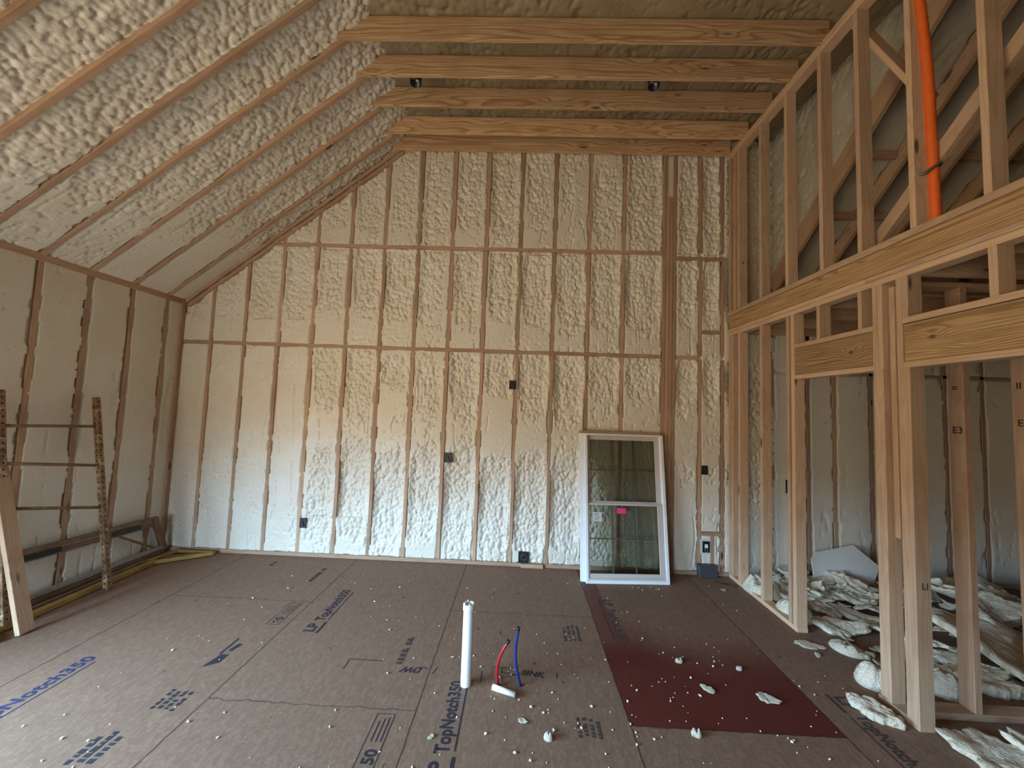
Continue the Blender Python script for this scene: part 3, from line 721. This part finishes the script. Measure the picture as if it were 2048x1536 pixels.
# cross partition in the side room
wall_cross = tag(empty('wall_cross', (3.5, 2.49, 0)), 'bare cross partition of dark studs inside the side room', 'stud wall', kind='structure')
def cpart(o): o.parent = wall_cross; o.matrix_parent_inverse = Matrix.Translation(wall_cross.location).inverted(); return o
for k, x in enumerate((2.82, 3.225, 3.63, 4.04, 4.45)):
    cpart(board('stud', (x, 2.495, 0.04), (x, 2.495, 2.66), 0.089, 0.042, (0, 1, 0), M_STUD))
cpart(lumber('bottom_plate', (XR + 0.095, 2.45, 0), (XE, 2.54, 0.04), M_STUD))
cpart(lumber('top_plate', (XR + 0.095, 2.45, 2.66), (XE, 2.54, 2.69), M_STUD))
for txt, x, y_, z in (('=', 2.799, 2.515, 1.99), ('E3', 2.799, 2.52, 1.72), ('II', 3.204, 2.515, 2.02), ('E', 3.204, 2.515, 1.78)):
    cu = bpy.data.curves.new('stud_stamp', 'FONT'); cu.body = txt; cu.size = 0.06; cu.offset = .001; cu.materials.append(M_INK)
    o = bpy.data.objects.new('stud_stamp', cu); COL.objects.link(o); o.location = (x - 0.0015, y_, z); o.rotation_euler = (math.pi / 2, 0, -math.pi / 2)
    cpart(o)
for txt, x, y_, z, s in (('LI', XR + 0.03, 2.344, 0.80, .055), ('II', XR + 0.02, 4.163 - .037, 3.45, .05)):
    cu = bpy.data.curves.new('stud_stamp', 'FONT'); cu.body = txt; cu.size = s; cu.offset = .0005; cu.materials.append(M_INKF)
    o = bpy.data.objects.new('stud_stamp', cu); COL.objects.link(o); o.location = (x, y_ - 0.0015, z); o.rotation_euler = (math.pi / 2, 0, 0)
    part(o)

# ------------------------------------------------------------------ outer shell (keeps daylight to the openings)
def shell(name, boxes, mat, lab, cat='wall'):
    bm = bmesh.new()
    for lo, hi in boxes: add_box(bm, lo, hi)
    return tag(link(name, bm_mesh(bm, name), mat), lab, cat, kind='structure')
y0, y1, hd = DOOR_L
shell('wall_outer_left', [((-4.35, YB - .15, 0), (-4.25, y0, 7.1)), ((-4.35, y0, hd), (-4.25, y1, 7.1)), ((-4.35, y1, 0), (-4.25, 4.7, 7.1)),
                          ((-4.3, y0 - 0.04, 0), (XL - .12, y0, hd)), ((-4.3, y1, 0), (XL - .12, y1 + .04, hd)), ((-4.3, y0, hd), (XL - .12, y1, hd + .04))], M_SHEATH, 'outer sheathing behind the left foam wall')
x0, x1, hd = FILL_OPENING_B
shell('wall_front', [((-4.35, YB - .15, 0), (x0, YB, 7.1)), ((x0, YB - .15, hd), (x1, YB, 7.1)), ((x1, YB - .15, 0), (XE + .1, YB, 7.1))], M_SHEATH, 'wall behind the viewer with an opening added for fill light')
shell('wall_outer_back', [((-4.35, D + .13, 0), (XE + .1, D + .23, 7.1))], M_SHEATH, 'outer sheathing behind the foam gable wall')
shell('roof', [((-4.35, YB - .15, 7.1), (XE + .1, D + .25, 7.2))], M_SHEATH, 'outer roof deck above the foam ceilings', 'roof')

# ------------------------------------------------------------------ uninstalled window unit leaning on the gable wall
win = tag(empty('window_unit', (0.735, 4.015, 0.0), (math.radians(-8.0), 0, math.radians(4.0))),
          'white double-hung window unit leaning on the foam wall, pink note on its glass', 'window unit', kind='thing')
WW, WH, WD = 0.885, 1.545, 0.075
def wb(name, lo, hi, mat, bev=0.002, parent=win): return box(name, lo, hi, mat, parent, bev)
bm = bmesh.new()
add_box(bm, (0, 0, 0), (0.030, WD, WH), .003); add_box(bm, (WW - 0.034, 0, 0), (WW, WD, WH), .003)
add_box(bm, (0.030, 0, 0), (WW - 0.034, WD, 0.034), .003); add_box(bm, (0.030, 0, WH - 0.022), (WW - 0.034, WD, WH), .003)
link('outer_frame', bm_mesh(bm, 'outer_frame'), M_WHITE, win)
bm = bmesh.new(); add_box(bm, (-0.045, WD * .6, 0.0), (-0.001, WD + 0.006, WH + 0.02), .002)
link('nailing_flange', bm_mesh(bm, 'nailing_flange'), M_WHITE, win)
wb('top_board', (-0.05, WD * 0.25, WH + 0.001), (WW - 0.02, WD + 0.006, WH + 0.028), M_WOODR)
wb('sill', (0.030, 0.004, 0.034), (WW - 0.034, 0.05, 0.052), M_TAUPE)
def sash(name, x0, x1, z0, z1, y, wl, wr, wbm, wt, mat):
    bm = bmesh.new()
    add_box(bm, (x0, y, z0), (x0 + wl, y + .026, z1), .002); add_box(bm, (x1 - wr, y, z0), (x1, y + .026, z1), .002)
    add_box(bm, (x0 + wl, y, z0), (x1 - wr, y + .026, z0 + wbm), .002); add_box(bm, (x0 + wl, y, z1 - wt), (x1 - wr, y + .026, z1), .002)
    s = link(name, bm_mesh(bm, name), mat, win)
    gx0, gx1, gz0, gz1 = x0 + wl, x1 - wr, z0 + wbm, z1 - wt
    box('glass_pane', (gx0, y + .011, gz0), (gx1, y + .015, gz1), M_GLASS, s)
    bm = bmesh.new(); zc = (gz0 + gz1) / 2
    add_box(bm, (gx0, y + .0165, zc - .007), (gx1, y + .0205, zc + .007))
    for f in (1 / 3, 2 / 3):
        xc = gx0 + (gx1 - gx0) * f; add_box(bm, (xc - .007, y + .0165, gz0), (xc + .007, y + .0205, gz1))
    link('grille', bm_mesh(bm, 'grille'), M_TAUPE, s)
    return s
sash('upper_sash', 0.030, WW - 0.034, 0.775, WH - 0.022, 0.044, 0.030, 0.052, 0.042, 0.045, M_TAUPE)
low = sash('lower_sash', 0.032, WW - 0.034, 0.052, 0.800, 0.012, 0.016, 0.060, 0.042, 0.022, M_TAUPE)
wb('pink_note', (0.345, 0.019, 0.695), (0.445, 0.0205, 0.750), M_PINK, 0)
st = wb('glass_label', (0.085, 0.0185, 0.610), (0.180, 0.0205, 0.705), M_STICK, 0)
bm = bmesh.new()
for z in (0.69, 0.675, 0.655, 0.64, 0.625): add_box(bm, (0.098, 0.0175, z - .003), (0.150 if z != .655 else .168, 0.0184, z + .001))
link('label_lines', bm_mesh(bm, 'label_lines'), M_INK, win)

# ------------------------------------------------------------------ plumbing stubs
t = tag(empty('drain_pipe', (-0.292, 2.525, 0)), 'upright white PVC drain pipe standing out of the subfloor', 'pipe')
lathe('pipe_wall', [(0.0335, 0.0), (0.0335, 0.472), (0.026, 0.472), (0.026, 0.3)], (0, 0, 0), M_PVC, t)
lathe('end_cap', [(0.0365, 0.462), (0.0375, 0.466), (0.0375, 0.500), (0.033, 0.504), (0.029, 0.503), (0.027, 0.485), (0.0, 0.484)], (0, 0, 0), M_PVC, t)
for k, a in enumerate((0.4, 1.9, 3.6, 5.0)): lathe('foam_speck', [(0.0, 0.0), (0.007, 0.004), (0.006, 0.010), (0.0, 0.013)], (0.028 * math.cos(a), 0.028 * math.sin(a), 0.5), M_FOAMC, t, seg=7)
t = tag(empty('water_supply_tube', (-0.085, 2.53, 0)), 'curved red water tube rising from the subfloor beside the blue one', 'tube')
tube('tube_body', [(0, 0, 0), (-0.010, 0, 0.07), (-0.002, 0, 0.15), (0.022, 0, 0.215), (0.052, 0, 0.265)], 0.0095, M_RED, t)
tube('end_plug', [(0.050, 0, 0.262), (0.060, 0, 0.282)], 0.0115, M_BLACK, t)
t = tag(empty('water_supply_tube', (0.060, 2.54, 0)), 'curved blue water tube rising from the subfloor beside the red one', 'tube')
tube('tube_body', [(0, 0, 0), (-0.022, 0, 0.07), (-0.038, 0, 0.16), (-0.038, 0, 0.25), (-0.026, 0, 0.345)], 0.0095, M_BLUE, t)
tube('end_plug', [(-0.027, 0, 0.342), (-0.025, 0, 0.362)], 0.0115, M_BLACK, t)
o = tube('pipe_offcut', [(-0.117, 2.492, 0.017), (0.028, 2.437, 0.017)], 0.0165, M_PVCD, None, seg=16)
tag(o, 'short dusty white pipe offcut lying by the red and blue tubes', 'pipe')

# ------------------------------------------------------------------ electrical boxes on the gable wall
def dev_box(x, z, w, h, lab, y=D, outlet=False):
    t = tag(empty('electrical_box', (x, y, z)), lab, 'electrical box', 'boxes set in the gable wall')
    bm = bmesh.new()
    e = 0.004
    add_box(bm, (-w / 2, -0.014, -h / 2), (-w / 2 + e, 0.03, h / 2)); add_box(bm, (w / 2 - e, -0.014, -h / 2), (w / 2, 0.03, h / 2))
    add_box(bm, (-w / 2, -0.014, -h / 2), (w / 2, 0.03, -h / 2 + e)); add_box(bm, (-w / 2, -0.014, h / 2 - e), (w / 2, 0.03, h / 2))
    add_box(bm, (-w / 2, -0.0075, -h / 2), (w / 2, -0.004, h / 2))
    link('box_shell', bm_mesh(bm, 'box_shell'), M_BLACK, t)
    tube('wire', [(-w * .2, 0.006, h * .38), (-w * .05, -0.016, h * .1), (w * .15, -0.014, -h * .2), (w * .2, -0.006, -h * .38)], 0.004, M_GREY, t, seg=6)
    return t
dev_box(-0.106, 2.043, 0.075, 0.10, 'highest black box on the foam wall, about two metres up')
dev_box(-0.815, 1.181, 0.085, 0.11, 'black switch box at waist height in the middle of the foam wall')
dev_box(-2.452, 0.375, 0.07, 0.11, 'low black outlet box toward the scaffold end of the foam wall')
dev_box(2.098, 1.155, 0.065, 0.10, 'black switch box on the narrow foam strip next to the stud wall')
dev_box(3.03, 1.01, 0.06, 0.15, 'slim black box on the foam wall behind the open partition')
t = dev_box(0.088, 0.105, 0.115, 0.115, 'square black box with a round ring, just above the floor')
tube('conduit_ring', [(0.034 * math.cos(a) + 0.006, -0.014, 0.034 * math.sin(a) + 0.004) for a in [2 * math.pi * k / 16 for k in range(17)]], 0.0035, M_STEEL, t, seg=6)
o = lumber('wood_block', (0.06, D - 0.045, 0.001), (0.31, D - 0.014, 0.042), M_WOOD)
tag(o, 'small pale wood block under the square box with the ring', 'wood block')
t = tag(empty('outlet_box', (2.118, D - 0.006, 0.31)), 'foam-masked outlet box low beside the grey floor box', 'electrical box')
box('masking_film', (-0.062, -0.002, -0.085), (0.062, 0.004, 0.085), M_STICK, t, 0.002)
box('box_opening', (-0.040, -0.008, -0.062), (0.040, -0.003, 0.062), M_BLACK, t)
box('receptacle', (-0.017, -0.014, -0.012), (0.017, -0.007, 0.030), M_WHITE, t, 0.002)
lathe('cable_coil', [(0.016, -0.004), (0.022, 0), (0.016, 0.004), (0.012, 0), (0.016, -0.004)], (0.0, -0.012, -0.036), M_STEEL, t).rotation_euler = (math.pi / 2, 0, 0)
t = tag(empty('low_voltage_box', (2.112, D - 0.05, 0)), 'dark grey plastic box on the floor against the foam wall', 'box')
bm = bmesh.new(); add_box(bm, (-0.098, -0.03, 0.0), (0.098, 0.04, 0.125), .004); link('box_body', bm_mesh(bm, 'box_body'), M_GREY, t)
bm = bmesh.new(); add_box(bm, (-0.100, -0.032, 0.118), (0.100, 0.042, 0.130), .003); link('box_lid', bm_mesh(bm, 'box_lid'), M_GREY, t)
o = tube('cable_offcut', [(2.13, 4.20, .006), (2.20, 4.16, .006), (2.26, 4.15, .006), (2.31, 4.10, .006)], 0.005, M_BLACK, seg=8)
tag(o, 'short black cable scrap on the floor in front of the grey box', 'cable')

# ------------------------------------------------------------------ scaffold pieces on the left
t = tag(empty('scaffold_end_frame', (-3.7, 3.1, 0)), 'rusty perforated steel scaffold end frame with rungs leaning on the left wall', 'scaffold frame')
def tp(o): o.parent = t; o.matrix_parent_inverse = Matrix.Translation(t.location).inverted(); return o
R0, R1 = Vector((-3.675, 3.425, 0.03)), Vector((-3.965, 3.425, 1.735))
L0, L1 = Vector((-3.755, 2.80, 0.03)), Vector((-3.975, 2.775, 1.775))
tp(board('perforated_post', R0, R1, 0.042, 0.042, (0, 1, 0), M_PERF)); tp(board('perforated_post', L0, L1, 0.042, 0.042, (0, 1, 0), M_PERF))
def onp(A, B, z): f = (z - A.z) / (B.z - A.z); return A + (B - A) * f
for zr, zl in ((1.468, 1.505), (1.112, 1.222), (0.735, 0.885)):
    tp(tube('rung', [onp(L0, L1, zl), onp(R0, R1, zr)], 0.013, M_RAIL, seg=10))
for p in (R0, L0): tp(tube('foot_pin', [(p.x + .005, p.y, 0.0), (p.x, p.y, 0.04)], 0.014, M_RAIL, seg=10))
tp(tube('rung_bracket', [onp(R0, R1, 1.14) + Vector((0, -.025, 0)), onp(R0, R1, 1.08) + Vector((0, -.03, 0))], 0.010, M_RAILL, seg=8))

t = tag(empty('scaffold_side_rail', (-3.98, 3.4, 0)), 'brown steel scaffold side rail standing on edge along the left wall', 'scaffold rail')
xs = -3.985
def rail(name, ya, za, yb, zb, w, d, mat, x=xs): return tp(board(name, (x, ya, za), (x, yb, zb), w, d, (0, 0, 1), mat, None, 0.004))
rail('upper_rail', 2.25, 0.500, 4.17, 0.420, 0.035, 0.045, M_RAIL); rail('upper_rail', 2.25, 0.44, 4.15, 0.360, 0.050, 0.03, M_RAIL, xs - .004)
rail('upper_web', 2.25, 0.468, 4.15, 0.388, 0.03, 0.012, M_RAILL)
rail('lower_rail', 2.25, 0.085, 4.25, 0.075, 0.035, 0.05, M_RAILL); rail('lower_rail', 2.25, 0.04, 4.27, 0.032, 0.04, 0.035, M_RAIL)
rail('end_bracket', 4.13, 0.43, 4.285, 0.04, 0.055, 0.05, M_RAIL); rail('diagonal_brace', 3.74, 0.37, 4.22, 0.06, 0.022, 0.02, M_RAIL)
o = rail('warning_label', 2.95, 0.425, 3.28, 0.411, 0.040, 0.004, M_BLACK, xs + 0.024); o = rail('warning_label', 3.70, 0.392, 3.97, 0.381, 0.042, 0.004, M_BLACK, xs + 0.024)

t = tag(empty('scaffold_outrigger', (-3.75, 3.5, 0)), 'yellow steel scaffold tube with triangular end lying on the floor by the wall', 'scaffold tube')
def yb(name, a, b, r=0.024, mat=None): return tp(board(name, a, b, r * 2, r * 2, (0, 0, 1), mat or M_YELLOW, None, 0.006))
yb('long_tube', (-3.74, 2.25, 0.028), (-3.80, 3.99, 0.028)); yb('inner_tube', (-3.85, 2.25, 0.026), (-3.90, 4.0, 0.026), 0.016, M_RAIL)
yb('end_arm', (-3.80, 3.97, 0.026), (-3.40, 4.275, 0.026), 0.019); yb('end_arm', (-3.90, 4.0, 0.024), (-3.83, 4.285, 0.024), 0.014)
yb('cross_arm', (-3.86, 4.285, 0.026), (-3.39, 4.285, 0.026), 0.015); yb('inner_arm', (-3.83, 4.12, 0.024), (-3.55, 4.24, 0.024), 0.009, M_RAIL)

# leaning stud, floor scrap
o = board('leaning_board', (-3.572, 2.785, 0.008), (-4.045, 2.775, 1.655), 0.089, 0.038, (0, 1, 0), M_WOOD)
tag(o, 'loose pine stud leaning on the left wall in front of the scaffold frame', 'board')
o = board('scrap_board', (-3.66, 2.70, 0.02), (-3.86, 2.30, 0.02), 0.14, 0.038, (1, -0.5, 0), M_WOODR)
tag(o, 'dark scrap board lying on the floor behind the leaning stud', 'board')
o = board('leaning_board', (-3.84, 2.72, 0.0), (-4.05, 2.69, 1.05), 0.05, 0.03, (1, 0, 0), M_YELLOW)
tag(o, 'yellowish strip standing behind the leaning pine stud', 'board')

# ------------------------------------------------------------------ foam debris
def chunk_mesh(seed, flatness=0.5, jag=0.25, nseg=64, nr=7, puffy=False):
    """A torn piece of foam: ragged outline, uneven top, broken edge. Unit size: about 1 x 1 x flatness."""
    rg = np.random.RandomState(seed); bm = bmesh.new()
    nh = 5 if puffy else 16
    ph = rg.rand(nh) * 6.28; am = rg.normal(0, 1, nh) * jag * 0.5 / (1 + np.arange(nh)) ** (1.3 if puffy else 0.75)
    def rad(a): return 0.5 * max(0.35, 1 + sum(am[k] * math.sin((k + 1) * a + ph[k]) for k in range(nh)))
    asp = 0.45 + 0.45 * rg.rand()
    o1, o2 = rg.rand(2) * 30
    curl = rg.uniform(-0.4, 0.8) * (0 if puffy else 1)
    A = [2 * math.pi * k / nseg for k in range(nseg)]; RR = [rad(a) for a in A]
    Q = np.array([0.0001] + [i / nr for i in range(1, nr + 1)])
    X = np.array([[RR[k] * q * math.cos(A[k]) for k in range(nseg)] for q in Q]); Y = np.array([[RR[k] * q * math.sin(A[k]) * asp for k in range(nseg)] for q in Q])
    n = fbm(X * 4 + o1, Y * 4 + o2, seed % 9, 3); l = domes(X * 9 + o1, Y * 9 + o2, seed % 5)
    fall = 1 - (Q[:, None] ** (4 if puffy else 10)) * (0.8 if puffy else 0.45)
    Z = flatness * ((0.55 + 0.7 * (n - 0.5) + (0.4 if puffy else 0.22) * l) * fall)
    lift = flatness * curl * (X * 2) ** 2 * 1.2
    lift = lift - lift.min()
    V = [[bm.verts.new((X[i, k], Y[i, k], Z[i, k] + lift[i, k])) for k in range(nseg)] for i in range(nr + 1)]
    B = [[bm.verts.new((X[i, k] * .97, Y[i, k] * .97, lift[i, k])) for k in range(nseg)] for i in (0, nr // 2, nr)]
    for k in range(nseg):
        k2 = (k + 1) % nseg
        for i in range(nr): bm.faces.new((V[i][k], V[i + 1][k], V[i + 1][k2], V[i][k2]))
        for i in range(2): bm.faces.new((B[i][k], B[i][k2], B[i + 1][k2], B[i + 1][k]))
        f = bm.faces.new((V[-1][k], B[-1][k], B[-1][k2], V[-1][k2])); 
    bm.faces.new(V[0]); bm.faces.new(B[0][::-1])
    bmesh.ops.recalc_face_normals(bm, faces=bm.faces)
    for f in bm.faces: f.smooth = abs(f.normal.z) > 0.35
    me = bm_mesh(bm, 'foam_chunk'); me.materials.append(M_FOAMC); return me
CH = [chunk_mesh(40 + k, fl_, jg, puffy=pf) for k, (fl_, jg, pf) in enumerate([(0.5, .25, True), (0.20, .26, False), (0.16, .34, False), (0.55, .2, True), (0.18, .40, False), (0.26, .26, False), (0.13, .32, False), (0.3, .30, False)])]
def chunk(x, y, size, rz=0.0, k=0, z=0.0, tx=0.0, ty=0.0, lab='', sz=None, group='foam chunks thrown on the floor', name='foam_chunk', sy=1.0):
    o = bpy.data.objects.new(name, CH[k % len(CH)]); COL.objects.link(o)
    o.location = (x, y, z); o.rotation_euler = (tx, ty, rz); o.scale = (size, size * sy, size * (sz or 1.0))
    return tag(o, lab, 'foam chunk', group)
spec = [
    (2.50, 2.74, 0.30, 0.3, 0, 1.0, 'rounded foam lump on the floor against the double post of the big doorway'),
    (2.235, 2.47, 0.24, -0.75, 7, 0.9, 'ridged foam scrap on the floor in front of the double post'),
    (2.58, 3.10, 0.22, -0.8, 3, 0.55, 'smooth bright foam piece lying in the narrow doorway'),
    (2.74, 3.42, 0.36, -0.35, 4, 0.8, 'long flat foam strip inside the narrow doorway, behind the bright piece'),
    (2.33, 3.14, 0.20, -0.25, 6, 0.5, 'thin foam sliver on the main floor at the foot of the narrow doorway'),
    (2.50, 3.98, 0.38, -0.9, 0, 0.9, 'bright foam lump poking out between the two farthest lower studs'),
    (2.52, 3.58, 0.30, -1.0, 3, 1.0, 'bright foam lump under the third lower stud from the corner'),
    (3.10, 3.62, 0.44, -0.6, 2, 0.6, 'jagged pale foam slab on the side room floor seen through the narrow doorway'),
    (2.95, 3.10, 0.32, 0.4, 2, 0.5, 'dull flat foam piece on the side room floor near the cross partition'),
    (2.85, 3.80, 0.34, 0.2, 5, 0.7, 'brownish foam clod just inside the partition'),
    (2.90, 2.72, 0.32, 0.1, 3, 0.9, 'bluish white foam lump between the double post and the cross partition'),
    (2.60, 2.20, 0.40, 2.4, 1, 0.6, 'large pale foam slab on the floor of the big doorway'),
    (2.50, 1.92, 0.42, 1.7, 6, 0.9, 'white foam slab nearest the viewer in the big doorway'),
    (2.90, 2.10, 0.46, -0.9, 2, 0.9, 'ragged tan foam slab to the side of the pale one in the big doorway'),
    (3.10, 2.30, 0.24, -0.7, 5, 0.9, 'small dark-edged foam slab at the foot of the cross partition'),
    (3.24, 2.78, 0.34, -0.3, 7, 1.0, 'thick foam slab just behind the cross partition'),
    (1.60, 2.81, 0.045, 0.5, 3, 1.0, 'round foam nugget on the far part of the red panel'),
    (1.20, 2.86, 0.055, 0.5, 0, 1.0, 'foam nugget near the middle of the red panel'),
    (1.28, 2.60, 0.085, -0.9, 5, 0.8, 'pointed foam bit on the red panel'),
    (1.62, 2.55, 0.115, -0.7, 4, 0.6, 'tadpole-shaped foam scrap on the red panel'),
    (1.04, 2.24, 0.055, 0.0, 0, 1.3, 'foam nugget on the front edge of the red panel'),
    (0.21, 2.16, 0.052, 0.0, 3, 1.4, 'foam nugget on bare board in front of the supply tubes'),
    (-0.42, 2.13, 0.040, 0.7, 5, 1.2, 'foam nugget beside the printed name in the middle of the floor'),
    (0.07, 2.27, 0.050, -0.6, 4, 0.7, 'thin foam flake in front of the pipe offcut'),
    (-0.04, 1.92, 0.030, 0.6, 0, 1.0, 'lowest foam nugget on the bare board below the drain pipe'),
    (2.13, 4.02, 0.055, 0.1, 1, 0.7, 'foam flake on the floor below the black cable scrap'),
    (2.30, 3.02, 0.06, 1.0, 5, 1.0, 'small forked foam bit beside the thin sliver'),
]
for (x, y, s, rz, k, sz, lab) in spec: chunk(x, y, s, rz, k, lab=lab, sz=sz)
random.seed(11)
# heap of foam offcuts in the side room
flatk = (1, 2, 4, 5, 6, 7, 1, 2)
def heap_top(x, y):   # height of the waste pile under a piece
    a = 0.16 * max(0.0, 1 - ((x - 3.05) / 0.6) ** 2) * max(0.0, (y - 3.75) / 0.5)
    b = 0.24 * max(0.0, 1 - ((x - 4.2) / 1.15) ** 2) * max(0.0, 1 - ((y - 3.5) / 0.95) ** 2)
    return max(a, b)
for i in range(190):
    if i < 60: x = random.uniform(2.62, 3.6); y = random.uniform(3.8, 4.25)
    elif i < 150: x = random.uniform(3.15, 5.3); y = random.uniform(2.65, 4.2)
    else: x = random.uniform(2.65, 3.5); y = random.uniform(2.75, 4.0)
    s = random.uniform(0.10, 0.36) if i < 150 else random.uniform(0.05, 0.16)
    if abs(y - 2.495) < s * 0.6 + 0.06: continue
    if x - s * 0.5 < XR + 0.1 or y + s * .4 > D - 0.02: continue
    z = heap_top(x, y) * random.random()
    t_ = 0.5 if z > 0.03 else 0.06
    chunk(x, y, s, random.uniform(0, 6.28), flatk[random.randrange(8)], z=z + 0.01, tx=random.uniform(-t_, t_), ty=random.uniform(-t_, t_), sz=random.uniform(.6, 1.1),
          lab='torn foam offcut in the waste heap on the side room floor', group='waste foam heap in the side room')
for (x, y, z, sz_, rz, k, tx, ty, lab) in ((3.55, 3.02, .10, .70, .3, 1, .30, .1, 'broad tan foam slab tilted toward the viewer behind the cross partition'), (3.95, 3.30, .10, .70, 1.2, 2, .25, -.1, 'broad foam slab higher up the waste heap'),
                                (3.15, 3.25, .04, .50, 2.0, 6, .2, .15, 'flat foam slab at the foot of the waste heap'), (4.30, 3.75, .14, .60, .6, 4, .25, 0., 'foam slab near the top of the waste heap, by the foam end wall'),
                                (3.70, 2.82, .02, .55, 2.6, 7, .1, -.2, 'foam slab under the tilted tan slab')):
    chunk(x, y, sz_, rz, k, z=z, tx=tx, ty=ty, sz=.8, lab=lab, group='waste foam heap in the side room')
for i in range(6):
    chunk(3.25 + 0.22 * i, 2.10 + 0.05 * (i % 3), random.uniform(.3, .45), random.uniform(0, 6.28), flatk[i], z=0.012 + 0.05 * (i % 2), tx=random.uniform(-.15, .15), sz=0.9,
          lab='foam slab in the pile in front of the cross partition', group='foam slabs in front of the cross partition')
# crumbs on the main floor
CR = []
for k in range(5):
    bm = bmesh.new(); bmesh.ops.create_icosphere(bm, subdivisions=1, radius=0.5)
    rg = random.Random(k)
    for v in bm.verts: v.co *= rg.uniform(0.6, 1.15); v.co.z = max(-0.32, v.co.z)
    me = bm_mesh(bm, 'foam_crumb'); me.materials.append(M_CRUMB); CR.append(me)
n = 0
while n < 290:
    x = random.uniform(-2.6, 2.25); y = random.uniform(1.75, 4.1)
    pr = 0.12 + 0.85 * math.exp(-((x - 0.9) / 1.0) ** 2) * math.exp(-((y - 2.3) / 0.75) ** 2)
    if random.random() > pr: continue
    s = random.choice((0.006, 0.007, 0.009, 0.009, 0.012, 0.016))
    o = bpy.data.objects.new('foam_crumb', CR[n % 5]); COL.objects.link(o)
    o.location = (x, y, s * 0.32); o.scale = (s, s * random.uniform(.7, 1.6), s * .9); o.rotation_euler = (0, 0, random.uniform(0, 6.28))
    tag(o, 'tiny white foam crumb scattered on the subfloor', 'foam crumb', 'foam crumbs scattered over the subfloor')
    n += 1
# crumbs resting on the band of the stud wall
for (y, s) in ((3.13, 0.025), (2.79, 0.03), (2.86, 0.02)):
    chunk(XR + 0.02, y, s, 0.3, 5, z=ZB3, lab='foam bit resting on the ledge of the stud wall between tiers', group='foam bits on the stud wall ledge', sz=.8)

# white panel leaning at the back of the side room
bm = bmesh.new()
prof = [(0, 0), (0.60, -0.02), (0.72, 0.16), (0.52, 0.36), (0.10, 0.27), (0.03, 0.2)]
f = bm.faces.new([bm.verts.new((a, 0, b)) for a, b in prof]); r = bmesh.ops.extrude_face_region(bm, geom=[f])
for v in r['geom']:
    if isinstance(v, bmesh.types.BMVert): v.co.y += 0.012
bmesh.ops.recalc_face_normals(bm, faces=bm.faces)
o = link('panel_offcut', bm_mesh(bm, 'panel_offcut'), M_CARD); o.location = (3.12, 4.12, 0.10); o.rotation_euler = (math.radians(-22), 0, 0)
tag(o, 'cut white panel leaning on the foam wall above the waste foam', 'panel')
